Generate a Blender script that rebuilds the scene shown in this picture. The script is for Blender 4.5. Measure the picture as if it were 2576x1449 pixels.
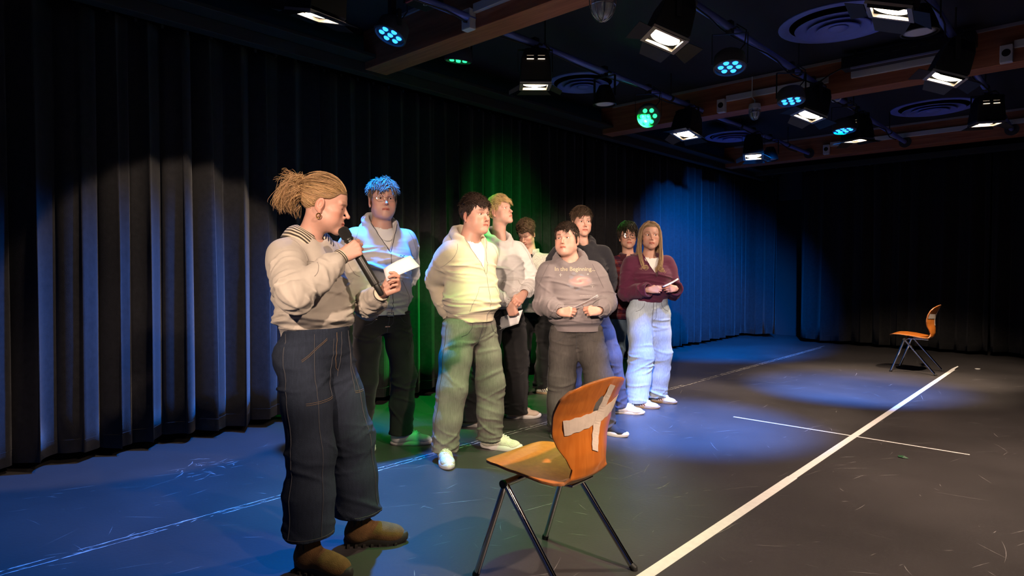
import bpy, bmesh, math, random
import numpy as np
from mathutils import Vector, Matrix
from mathutils.bvhtree import BVHTree

for _o in list(bpy.data.objects): bpy.data.objects.remove(_o, do_unlink=True)
SC = bpy.context.scene
COL = SC.collection
rnd = random.Random(7)
R = math.radians

# ---------------------------------------------------------------- camera, world, exposure
cam = bpy.data.cameras.new('camera'); camo = bpy.data.objects.new('camera', cam); COL.objects.link(camo)
cam.sensor_width = 36.0; cam.lens = 36.0 * 1603.0 / 2576.0; cam.clip_start = 0.02; cam.clip_end = 100
camo.location = (0, 0, 1.25); camo.rotation_euler = (R(90 - 1.6), 0, R(42.75)); SC.camera = camo
W = bpy.data.worlds.new('world'); SC.world = W; W.use_nodes = True
W.node_tree.nodes['Background'].inputs[0].default_value = (0.30, 0.36, 0.95, 1)
W.node_tree.nodes['Background'].inputs[1].default_value = 0.07
SC.view_settings.view_transform = 'Standard'; SC.view_settings.look = 'None'
SC.view_settings.gamma = 1.0; SC.view_settings.use_curve_mapping = False
SC.view_settings.exposure = 0.10

cy = SC.cycles; cy.max_bounces = 5; cy.diffuse_bounces = 2; cy.glossy_bounces = 3; cy.transmission_bounces = 4; cy.transparent_max_bounces = 4; cy.use_adaptive_sampling = True; cy.adaptive_threshold = 0.04; cy.light_sampling_threshold = 0.03; cy.caustics_reflective = False; cy.caustics_refractive = False; cy.sample_clamp_indirect = 4.0

WARM = (1.0, 0.76, 0.56); WARM2 = (1.0, 0.73, 0.56)
BLUE = (0.0, 0.21, 1.0); GREEN = (0.01, 1.0, 0.10)

# ---------------------------------------------------------------- helpers
def srgb(r, g, b):
    f = lambda c: (c / 255 / 12.92) if c / 255 <= 0.04045 else ((c / 255 + 0.055) / 1.055) ** 2.4
    return (f(r), f(g), f(b))

def mat(name, col, rough=0.6, metal=0.0, noise=None, bump=None, sheen=0.0, emit=None, coat=0.0, attr=None,
        spec=0.5, trans=0.0, wave=None, alpha=None, sss=0.0):
    """Procedural principled material; noise=(scale, amount) varies colour, bump=(scale, strength[, detail])."""
    m = bpy.data.materials.new(name); m.use_nodes = True
    nt = m.node_tree; b = nt.nodes['Principled BSDF']; L = nt.links.new
    b.inputs['Roughness'].default_value = rough; b.inputs['Metallic'].default_value = metal
    b.inputs['Specular IOR Level'].default_value = spec
    b.inputs['Base Color'].default_value = (*col, 1)
    if sheen:
        b.inputs['Sheen Weight'].default_value = sheen; b.inputs['Sheen Roughness'].default_value = 0.45
        b.inputs['Sheen Tint'].default_value = (*[min(1, c * 0.5 + 0.5) for c in col], 1)
    if coat: b.inputs['Coat Weight'].default_value = coat; b.inputs['Coat Roughness'].default_value = 0.12
    if trans: b.inputs['Transmission Weight'].default_value = trans
    if sss:
        b.inputs['Subsurface Weight'].default_value = sss; b.inputs['Subsurface Radius'].default_value = (0.012, 0.005, 0.003)
        b.inputs['Subsurface Scale'].default_value = 1.0
    if emit: m.cycles.emission_sampling = 'NONE'
    if emit: b.inputs['Emission Color'].default_value = (*emit[0], 1); b.inputs['Emission Strength'].default_value = emit[1]
    src = None
    if attr:
        a = nt.nodes.new('ShaderNodeAttribute'); a.attribute_name = attr; src = a.outputs['Color']
    tc = nt.nodes.new('ShaderNodeTexCoord')
    if noise:
        n = nt.nodes.new('ShaderNodeTexNoise'); n.inputs['Scale'].default_value = noise[0]; n.inputs['Detail'].default_value = 5
        L(tc.outputs['Object'], n.inputs['Vector'])
        mr = nt.nodes.new('ShaderNodeMapRange'); mr.inputs[1].default_value = 0.3; mr.inputs[2].default_value = 0.7
        mr.inputs[3].default_value = 1 - noise[1]; mr.inputs[4].default_value = 1 + noise[1]
        L(n.outputs['Fac'], mr.inputs[0])
        mx = nt.nodes.new('ShaderNodeMix'); mx.data_type = 'RGBA'; mx.blend_type = 'MULTIPLY'; mx.inputs[0].default_value = 1
        if src: L(src, mx.inputs[6])
        else: mx.inputs[6].default_value = (*col, 1)
        L(mr.outputs[0], mx.inputs[7]); src = mx.outputs[2]
    if src: L(src, b.inputs['Base Color'])
    if bump:
        n2 = nt.nodes.new('ShaderNodeTexNoise'); n2.inputs['Scale'].default_value = bump[0]
        n2.inputs['Detail'].default_value = bump[2] if len(bump) > 2 else 3
        L(tc.outputs['Object'], n2.inputs['Vector'])
        bp = nt.nodes.new('ShaderNodeBump'); bp.inputs['Strength'].default_value = bump[1]; bp.inputs['Distance'].default_value = 0.01
        L(n2.outputs['Fac'], bp.inputs['Height']); L(bp.outputs['Normal'], b.inputs['Normal'])
    return m

def wood_mat(name, c1, c2, scale=(1, 12, 12), rough=0.4, coat=0.0, nscale=3.0):
    m = mat(name, c1, rough, coat=coat)
    nt = m.node_tree; L = nt.links.new; b = nt.nodes['Principled BSDF']
    tc = nt.nodes.new('ShaderNodeTexCoord'); mp = nt.nodes.new('ShaderNodeMapping'); mp.inputs['Scale'].default_value = scale
    L(tc.outputs['Object'], mp.inputs['Vector'])
    n = nt.nodes.new('ShaderNodeTexNoise'); n.inputs['Scale'].default_value = nscale; n.inputs['Detail'].default_value = 8
    n.inputs['Distortion'].default_value = 0.6
    L(mp.outputs[0], n.inputs['Vector'])
    r = nt.nodes.new('ShaderNodeValToRGB'); r.color_ramp.elements[0].position = 0.35; r.color_ramp.elements[1].position = 0.65
    r.color_ramp.elements[0].color = (*c1, 1); r.color_ramp.elements[1].color = (*c2, 1)
    L(n.outputs['Fac'], r.inputs[0]); L(r.outputs[0], b.inputs['Base Color'])
    return m

class MB:
    """Collects shapes and links them as ONE mesh object."""
    def __init__(s): s.v = []; s.f = []; s.m = []; s.mi = 0
    def add(s, vs, fs):
        o = len(s.v); s.v += [tuple(v) for v in vs]; s.f += [tuple(i + o for i in f) for f in fs]; s.m += [s.mi] * len(fs); return s
    def box(s, a, b, M=None):
        x0, y0, z0 = a; x1, y1, z1 = b
        vs = [Vector(p) for p in ((x0,y0,z0),(x1,y0,z0),(x1,y1,z0),(x0,y1,z0),(x0,y0,z1),(x1,y0,z1),(x1,y1,z1),(x0,y1,z1))]
        if M is not None: vs = [M @ v for v in vs]
        return s.add(vs, [(0,3,2,1),(4,5,6,7),(0,1,5,4),(1,2,6,5),(2,3,7,6),(3,0,4,7)])
    def tube(s, pts, r, n=8, cap=True, flat=None):
        pts = [Vector(p) for p in pts]; N = len(pts); rr = r if hasattr(r, '__len__') else [r] * N
        t = [(pts[min(i + 1, N - 1)] - pts[max(i - 1, 0)]).normalized() for i in range(N)]
        u = t[0].orthogonal().normalized(); vs = []
        for i in range(N):
            u = (u - t[i] * u.dot(t[i]))
            u = u.normalized() if u.length > 1e-6 else t[i].orthogonal().normalized()
            w = t[i].cross(u)
            for k in range(n):
                a = 2 * math.pi * k / n; vs.append(pts[i] + (u * math.cos(a) + w * math.sin(a)) * rr[i])
        fs = [(i*n+k, i*n+(k+1)%n, (i+1)*n+(k+1)%n, (i+1)*n+k) for i in range(N-1) for k in range(n)]
        if cap: fs += [tuple(range(n))[::-1], tuple((N-1)*n + k for k in range(n))]
        return s.add(vs, fs)
    def lathe(s, prof, n=24, M=None):
        M = M or Matrix(); vs = []; fs = []; N = len(prof)
        for r, z in prof:
            for k in range(n):
                a = 2*math.pi*k/n; vs.append(M @ Vector((r*math.cos(a), r*math.sin(a), z)))
        for i in range(N-1):
            for k in range(n): fs.append((i*n+k, i*n+(k+1)%n, (i+1)*n+(k+1)%n, (i+1)*n+k))
        if prof[0][0] > 1e-6: fs.append(tuple(range(n))[::-1])
        if prof[-1][0] > 1e-6: fs.append(tuple((N-1)*n+k for k in range(n)))
        return s.add(vs, fs)
    def build(s, name, mats, parent=None, smooth=False, bevel=0.0, loc=None):
        me = bpy.data.meshes.new(name); me.from_pydata(s.v, [], s.f)
        if not isinstance(mats, (list, tuple)): mats = [mats]
        for m in mats: me.materials.append(m)
        if len(mats) > 1: me.polygons.foreach_set('material_index', s.m)
        if bevel:
            bm = bmesh.new(); bm.from_mesh(me); bmesh.ops.remove_doubles(bm, verts=bm.verts, dist=1e-5)
            bmesh.ops.bevel(bm, geom=[e for e in bm.edges if len(e.link_faces) == 2 and e.calc_face_angle(0) > 0.6], offset=bevel, segments=2, affect='EDGES', profile=0.6)
            bm.to_mesh(me); bm.free()
        if smooth:
            me.polygons.foreach_set('use_smooth', [True] * len(me.polygons))
            if smooth != 'full':
                me.update()
                try: me.set_sharp_from_angle(angle=R(40))
                except Exception: pass
        me.update()
        o = bpy.data.objects.new(name, me); COL.objects.link(o)
        if parent is not None: o.parent = parent
        if loc is not None: o.location = loc
        return o

def tag(o, label=None, cat=None, group=None, kind=None):
    if label: o['label'] = label
    if cat: o['category'] = cat
    if group: o['group'] = group
    if kind: o['kind'] = kind
    return o
def empty(name, loc=(0, 0, 0), rot=(0, 0, 0), label=None, cat=None, group=None):
    o = bpy.data.objects.new(name, None); COL.objects.link(o); o.location = loc; o.rotation_euler = rot; o.empty_display_size = 0.1
    return tag(o, label, cat, group)
def copy_tree(o, parent=None):
    c = o.copy(); COL.objects.link(c); c.parent = parent
    for ch in list(o.children): copy_tree(ch, c)
    return c
def spot(name, loc, target, energy, col, size=60, blend=0.5, radius=0.06, parent=None):
    l = bpy.data.lights.new(name, 'SPOT'); l.energy = energy; l.color = col; l.spot_size = R(size); l.spot_blend = blend; l.shadow_soft_size = radius
    o = bpy.data.objects.new(name, l); COL.objects.link(o)
    d = Vector(target) - Vector(loc); o.rotation_euler = d.to_track_quat('-Z', 'Y').to_euler(); o.location = loc
    return o
# lamp powers (W): warm lamps in the order they hang, then the LED floodlights
LP = [160, 160, 150, 120, 110, 240, 420, 260, 480, 300, 250, 470, 1100, 1450, 520]
FP = [1450, 650, 500, 2500, 3400, 6500, 200]
# ---------------------------------------------------------------- materials of the place
M_floor = mat('stage_floor_vinyl', (0.046, 0.042, 0.042), 0.42, noise=(1.3, 0.22), bump=(55, 0.06, 6), spec=0.45)
M_ceil = mat('ceiling_paint', (0.014, 0.015, 0.025), 0.8, noise=(2, 0.15))
M_wall = mat('dark_wall_paint', (0.018, 0.018, 0.02), 0.85, noise=(2, 0.1))
M_curt = mat('molton_curtain', (0.019, 0.0185, 0.020), 0.95, noise=(30, 0.18), bump=(320, 0.25, 2), sheen=0.28, spec=0.1)
M_beam = wood_mat('beam_wood', (0.36, 0.11, 0.048), (0.52, 0.19, 0.09), scale=(0.7, 10, 10), rough=0.55)
M_trim = mat('trim_paint', (0.028, 0.027, 0.026), 0.6, noise=(3, 0.1))
M_pipe = mat('rig_pipe_blue_spill', (0.22, 0.30, 0.85), 0.45, metal=0.3)  # blue base colour stands in for blue light spilling onto the pipes
M_black = mat('black_metal', (0.012, 0.012, 0.013), 0.45, metal=0.2, noise=(8, 0.2))
M_dgrey = mat('dark_grey_metal', (0.05, 0.05, 0.055), 0.45, metal=0.4)
M_steel = mat('bare_steel', (0.45, 0.45, 0.46), 0.3, metal=1.0)
M_white = mat('white_plastic', (0.78, 0.78, 0.80), 0.5)
M_vent = mat('vent_blue_spill', (0.24, 0.32, 0.95), 0.55, noise=(4, 0.1))  # blue light on the vents is put into this base colour
M_lens = mat('warm_lamp_lens', (1, 0.9, 0.8), 0.3, emit=((1.0, 0.82, 0.58), 14.0))
M_lensoff = mat('frosted_lens', (0.80, 0.80, 0.92), 0.6, spec=0.3)
M_ledb = mat('blue_led', (0.1, 0.3, 1), 0.3, emit=((0.02, 0.22, 1.0), 3.6))
M_ledg = mat('green_led', (0.1, 1, 0.3), 0.3, emit=((0.02, 1.0, 0.22), 2.6))
M_glass = mat('frosted_glass', (0.75, 0.77, 0.8), 0.25, trans=0.35)
M_chalk = mat('tape_residue', (0.42, 0.41, 0.40), 0.8, noise=(40, 0.4))
M_tape = mat('white_gaffer_tape', (0.80, 0.79, 0.76), 0.55, noise=(30, 0.05))
M_scuff = mat('scuff_marks', (0.19, 0.18, 0.175), 0.7, noise=(20, 0.4))

# ---------------------------------------------------------------- room shell
def slab(name, a, b, m):
    o = MB().box(a, b).build(name, m); o['kind'] = 'structure'; return o
floor = slab('floor', (-5.4, -4.0, -0.1), (4.2, 13.0, 0.0), M_floor)
slab('ceiling', (-5.4, -4.0, 3.25), (4.2, 13.0, 3.35), M_ceil)
slab('wall_left', (-5.4, -4.0, 0.0), (-5.2, 13.0, 3.25), M_wall)
slab('wall_back', (-5.2, 12.6, 0.0), (4.2, 12.8, 3.25), M_wall)
slab('wall_right', (4.05, 3.0, 0.0), (4.2, 12.6, 3.25), M_wall)
# audience side left open so the added bluish world light reaches in

# fascia boards carrying the curtain rails
t = MB().box((-4.66, -3.8, 2.90), (-4.56, 12.3, 2.99)).box((-4.60, -3.8, 2.99), (-4.40, 12.3, 3.02)).build('trim_1', M_trim, bevel=0.006); t['kind'] = 'structure'
t = MB().box((-4.56, 11.30, 2.93), (4.0, 11.40, 3.02)).build('trim_2', M_trim, bevel=0.006); t['kind'] = 'structure'

M_strip = mat('pale_edge_strip', (0.42, 0.38, 0.42), .6)
# beams (glulam) across the ceiling
beamn = ['wooden ceiling beam nearest the camera, above the woman with the microphone', 'middle wooden ceiling beam with a white conduit along its side',
         'farthest wooden ceiling beam just before the back curtain']
for i, y in enumerate((3.12, 6.58, 10.08)):
    b = MB().box((-4.58, y, 2.93), (4.0, y + 0.22, 3.249)).build('ceiling_beam', M_beam, bevel=0.006)
    tag(b, beamn[i], 'beam', 'wooden ceiling beams')
    MB().box((-4.4, y-0.022, 3.222), (3.9, y-0.001, 3.246)).build('edge_strip', M_strip, b)
# white cable conduits with a socket box at their ends
def conduit(x0, x1, y, z, label, drop=True):
    r = empty('cable_conduit', (x0, y, z), label=label, cat='conduit', group='white cable conduits on the beams')
    MB().box((0, -0.035, 0), (x1 - x0, 0, 0.06)).build('channel', M_white, r, bevel=0.004)
    if drop:
        MB().box((-0.09, -0.06, -0.11), (-0.005, 0, 0.03)).build('socket_box', M_white, r, bevel=0.006)
        MB().lathe([(0.0, -0.01), (0.03, -0.01), (0.03, 0.0), (0.0, 0.0)], 16, Matrix.Translation((-0.047, -0.061, -0.035)) @ Matrix.Rotation(R(90), 4, 'X')).build('socket_hole', M_black, r)
conduit(-2.96, -1.95, 6.58, 3.04, 'white conduit on the middle beam left of the blue floodlight')
conduit(-1.75, -0.85, 6.58, 3.04, 'white conduit on the middle beam below the long black fixture', drop=False)
conduit(-0.55, 3.5, 6.58, 3.04, 'white conduit with socket box at the far right of the middle beam')
conduit(-2.95, -0.45, 10.08, 3.06, 'white conduit along the farthest beam')
conduit(-3.22, 3.0, 3.12, 3.03, 'white conduit with socket box on the nearest beam')

# ---------------------------------------------------------------- curtains
def curtain(name, path, z0, z1, label, seed, amp=0.075, lam=(0.20, 0.34), dense=0.014):
    rg = np.random.RandomState(seed)
    P = np.array(path, float); seg = np.linalg.norm(np.diff(P, axis=0), axis=1); cum = np.r_[0, np.cumsum(seg)]
    Ltot = cum[-1]; n = int(Ltot / dense) + 1; s = np.linspace(0, Ltot, n)
    # round the corners of the path
    px = np.interp(s, cum, P[:, 0]); py = np.interp(s, cum, P[:, 1])
    k = max(1, int(0.12 / dense)); ker = np.ones(2*k+1) / (2*k+1)
    pad = lambda a: np.convolve(np.r_[np.full(k, a[0]), a, np.full(k, a[-1])], ker, 'valid')
    if len(P) > 2: px, py = pad(px), pad(py)
    tx = np.gradient(px); ty = np.gradient(py); tl = np.hypot(tx, ty); tx /= tl; ty /= tl; nx, ny = ty, -tx
    knots = np.arange(0, Ltot + 1, 0.25); lams = rg.uniform(lam[0], lam[1], len(knots))
    ph = np.cumsum(2*np.pi / np.interp(s, knots, lams)) * (s[1]-s[0]); ph += rg.rand()*6
    ka = np.interp(s, knots, rg.uniform(0.6, 1.15, len(knots)))
    wob = np.interp(s, np.arange(0, Ltot+1, 0.6), rg.uniform(-0.03, 0.03, len(np.arange(0, Ltot+1, 0.6))))
    nz = 15; vs = []; zs = z0 + (z1 - z0) * (np.linspace(0, 1, nz) ** 0.9)
    for j, z in enumerate(zs):
        h = (z - z0) / (z1 - z0)
        phz = ph + 0.35*np.sin(2.1*h + 1.7*np.interp(s, knots, rg.uniform(-1, 1, len(knots)))*0+ka*4)
        w = np.sin(phz) + 0.28*np.sin(1.63*phz+ka*6) + 0.10*np.sin(3.1*phz+ka*5)
        a = amp * ka * (1.0 - 0.55*h**2)
        off = w*a + wob*(1-h)
        sh = 0.30*a*np.sin(2*phz)
        x = px + nx*off + tx*sh; y = py + ny*off + ty*sh
        zz = np.full(n, z)
        if j == 0: zz = zz + 0.012*np.sin(ph*0.31)
        vs.append(np.stack([x, y, zz], 1))
    V = np.concatenate(vs); F = [(j*n+i, j*n+i+1, (j+1)*n+i+1, (j+1)*n+i) for j in range(nz-1) for i in range(n-1)]
    c0 = V.mean(0); base = Vector((c0[0], c0[1], z0))
    root = empty(name, base, label=label, cat='curtain', group='black stage curtains')
    mb = MB().add(V - np.array(base), F); o = mb.build('drape', M_curt, root, smooth='full')
    sol = o.modifiers.new('thick', 'SOLIDIFY'); sol.thickness = 0.006; sol.offset = 0
    # hem stitching: a thin ridge a hand's width above the bottom edge
    k0 = 0.085/max(1e-6, (zs[1]-zs[0])); k1 = 0.091/max(1e-6, (zs[1]-zs[0])); nrm = np.stack([nx, ny, np.zeros(n)], 1); b0 = np.array(base)
    A = vs[0]+(vs[1]-vs[0])*k0-b0; B = vs[0]+(vs[1]-vs[0])*k1-b0; H = np.concatenate([A+nrm*.002, (A+B)/2+nrm*.0065, B+nrm*.002])
    F = [(j*n+i, j*n+i+1, (j+1)*n+i+1, (j+1)*n+i) for j in range(2) for i in range(n-1)]
    MB().add(H, F).build('hem_stitching', M_curt, root, smooth='full')
    # gliders along the rail
    g = MB()
    for i in range(4, n, max(1, int(0.17/dense))):
        g.box((px[i]-.008-base.x, py[i]-.008-base.y, z1-z0-0.012), (px[i]+.008-base.x, py[i]+.008-base.y, z1-z0+0.012))
    g.build('gliders', M_steel, root)['kind'] = 'stuff'
    return root
curtain('stage_curtain', [(-4.88, -2.6), (-4.88, 2.86)], 0.06, 2.96, 'wide black curtain hanging behind the woman with the microphone', 3, amp=0.085, lam=(0.17, 0.29))
curtain('stage_curtain', [(-4.93, 2.90), (-4.93, 6.7)], 0.06, 2.96, 'black curtain behind the standing group, catching green light', 5, amp=0.06, lam=(0.13, 0.22))
curtain('stage_curtain', [(-4.93, 6.75), (-4.93, 11.0), (-4.98, 11.85), (-4.36, 11.9)], 0.06, 2.96, 'black curtain in the far left corner, lit bright blue', 8, amp=0.06, lam=(0.16, 0.28))
curtain('stage_curtain', [(-3.86, 11.60), (-1.2, 11.55)], 0.06, 2.96, 'dark curtain at the back beside the gap, behind the far chair', 11, amp=0.07, lam=(0.22, 0.36))
curtain('stage_curtain', [(-1.18, 11.52), (3.6, 11.45)], 0.06, 2.96, 'dark curtain at the back right edge of the stage', 13, amp=0.07, lam=(0.24, 0.38))
# grey panel hanging above the gap in the back curtain
p = MB().box((-4.45, 12.15, 2.55), (-3.65, 12.20, 3.10)).build('wall_panel', mat('grey_panel', (0.035, 0.036, 0.045), 0.8, noise=(2, .1)), bevel=0.004)
tag(p, 'plain grey panel above the gap between the back curtains', 'panel')

# ---------------------------------------------------------------- floor marks
def strip(mb, pts, w, z):
    """thin flat ribbon through (x, y) points with half widths w"""
    n = len(pts); vs = []
    for i in range(n):
        a = Vector(pts[max(0, i-1)]); b = Vector(pts[min(n-1, i+1)]); d = (b-a).normalized(); q = Vector((-d.y, d.x))
        ww = w[i] if hasattr(w, '__len__') else w
        for s in (1, -1): vs.append((pts[i][0]+q.x*ww*s, pts[i][1]+q.y*ww*s, z))
    mb.add(vs, [(2*i, 2*i+1, 2*i+3, 2*i+2) for i in range(n-1)])
rg = random.Random(21)
tp = MB(); xs = -1.345
tp.box((xs-0.028, 1.0, 0.0003), (xs+0.028, 3.95, 0.0012)); tp.box((xs-0.024, 3.9, 0.0008), (xs+0.024, 9.62, 0.0016))
tape = tp.build('floor_tape', M_tape); tag(tape, 'long wide white tape line running across the floor to the far chair', 'tape')
tc_ = MB(); pts = [(xs-0.022, 9.55), (xs-0.020, 9.64), (xs+0.0, 9.72), (xs+0.03, 9.76)]
vs = []
for i, (x, y) in enumerate(pts):
    z = [0.002, 0.006, 0.018, 0.034][i]; vs += [(x - .0, y, z), (x+0.046-i*0.012, y-0.004*i, z*0.8)]
tc_.add(vs, [(2*i, 2*i+1, 2*i+3, 2*i+2) for i in range(3)]); tc_.build('loose_end', M_tape, tape)
tp = MB(); Y = 5.25; tp.box((-2.28, Y-0.010, 0.0003), (-0.63, Y+0.010, 0.0010)); o = tp.build('floor_tape', M_tape)
tag(o, 'short thin white tape line crossing the long tape', 'tape')
# worn double line of old tape glue
tr = MB(); 
for side in (-1, 1):
    y = 0.3
    while y < 10.9:
        L = rg.uniform(0.03, 0.34); n = max(3, int(L/0.03))
        if rg.random() < 0.93:
            pp = []; ww = []
            for i in range(n+1):
                yy = y + L*i/n; pp.append((-3.31 + side*0.021 + rg.uniform(-0.003, 0.003), yy)); ww.append(rg.uniform(0.0012, 0.0052))
            ww[0] = ww[-1] = 0.0008; strip(tr, pp, ww, 0.0006)
        y += L*rg.uniform(0.75, 1.0)
for _ in range(260):
    y = rg.uniform(0.3, 10.8); x = -3.31 + rg.uniform(-0.026, 0.026); a = rg.uniform(-0.5, 0.5); L = rg.uniform(0.01, 0.05)
    strip(tr, [(x, y), (x+math.sin(a)*L*.5, y+math.cos(a)*L*.5), (x+math.sin(a)*L, y+math.cos(a)*L)], [0.0005, rg.uniform(.001, .003), .0004], 0.0007)
o = tr.build('tape_residue', M_chalk); tag(o, 'worn white double line of old tape residue on the floor', 'floor mark', kind='stuff')
# scuffs and scratches
sf = MB()
for _ in range(1500):
    x = rg.uniform(-4.4, 2.0); y = rg.uniform(0.6, 10.6); a = rg.choice([rg.uniform(0, 6.28), rg.gauss(0.9, 0.35), rg.gauss(1.5, 0.5)])
    L = rg.choice([rg.uniform(0.015, 0.06), rg.uniform(0.03, 0.16), rg.uniform(0.05, 0.30)]); c = rg.uniform(-0.35, 0.35); w = rg.uniform(0.0005, 0.0018)
    pp = []; n = 6
    for i in range(n+1):
        pp.append((x, y)); x += math.cos(a)*L/n; y += math.sin(a)*L/n; a += c/n
    strip(sf, pp, [w*(0.15+math.sin(math.pi*i/n)) for i in range(n+1)], 0.0005)
for _ in range(260):
    x = rg.uniform(-4.2, 1.5); y = rg.uniform(0.8, 10.4); r = rg.uniform(0.002, 0.006); n = 5
    sf.add([(x+r*math.cos(6.28*k/n)*rg.uniform(.5, 1), y+r*math.sin(6.28*k/n)*rg.uniform(.4, 1), 0.0006) for k in range(n)], [tuple(range(n))])
o = sf.build('scuff_marks', M_scuff, floor); o['kind'] = 'stuff'
# faded smeared chalk figure near the left curtain
sm = MB()
for i in range(26):
    a = i*0.55; x = -4.15+0.16*math.cos(a)+rg.uniform(-.08, .08); y = 1.62+0.12*math.sin(a)+rg.uniform(-.05, .05); b = rg.uniform(0, 6.28); L = rg.uniform(.04, .12)
    strip(sm, [(x, y), (x+math.cos(b)*L*.5, y+math.sin(b)*L*.5+.01), (x+math.cos(b)*L, y+math.sin(b)*L)], [.001, rg.uniform(.002, .006), .001], 0.0006)
o = sm.build('chalk_smudge', M_scuff); tag(o, 'faded scribbled chalk smudge on the floor near the left curtain', 'floor mark', kind='stuff')
# scraps lying on the floor
def scrap(loc, m, label, cat, s=0.03, seed=1):
    r_ = random.Random(seed); n = 7; vs = []
    for k in range(n):
        a = 6.28*k/n; q = s*r_.uniform(.5, 1); vs.append((q*math.cos(a)*1.5, q*math.sin(a)*.8, r_.uniform(0.001, s*.5)))
    vs.append((0, 0, s*0.55)); o = MB().add(vs, [(k, (k+1) % n, n) for k in range(n)]).build(cat, m, loc=loc)
    tag(o, label, cat.replace('_', ' ')); so = o.modifiers.new('t', 'SOLIDIFY'); so.thickness = 0.002
scrap((-0.94, 4.86, 0.001), mat('green_leaf', (0.02, 0.09, 0.035), 0.6), 'small crumpled green leaf on the floor right of the tape line', 'leaf_scrap', 0.028, 4)
scrap((-1.12, 9.85, 0.001), mat('white_scrap', (0.6, 0.6, 0.58), 0.6), 'tiny white paper scrap on the floor right of the far chair', 'paper_scrap', 0.024, 5)

# ---------------------------------------------------------------- rigging pipes
pipes = []
pl = ['left rigging pipe over the standing group', 'middle rigging pipe with the blue floodlights', 'right rigging pipe near the right edge of the picture']
for X, lb in zip((-3.25, -2.0, -0.85), pl):
    r = empty('rigging_pipe', (X, 0, 3.0), label=lb, cat='pipe', group='rigging pipes')
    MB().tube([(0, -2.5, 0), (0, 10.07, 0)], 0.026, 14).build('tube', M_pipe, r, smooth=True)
    MB().lathe([(0.075, 0), (0.075, 0.012), (0.03, 0.012), (0.03, 0.04)], 20, Matrix.Translation((0, 10.08, 0)) @ Matrix.Rotation(R(90), 4, 'X')).build('flange', M_dgrey, r, smooth=True)
    for yy in (0.6, 2.3, 3.9, 5.9, 7.6, 9.2):
        MB().tube([(0, yy, 0.02), (0, yy, 0.25)], 0.006, 8).build('hanger_rod', M_dgrey, r)
        MB().lathe([(0.029, -0.02), (0.031, -0.02), (0.031, 0.02), (0.029, 0.02)], 16, Matrix.Translation((0, yy, 0)) @ Matrix.Rotation(R(90), 4, 'X')).build('pipe_clip', M_steel if yy in (3.9, ) else M_dgrey, r)
    cb = MB(); pts = [(0.03*math.sin(i*1.3), -2.4 + i*0.25, -0.028 - 0.012*abs(math.sin(i*0.9))) for i in range(49)]
    cb.tube(pts, 0.006, 6); cb.build('cable', M_black, r, smooth=True)

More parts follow.
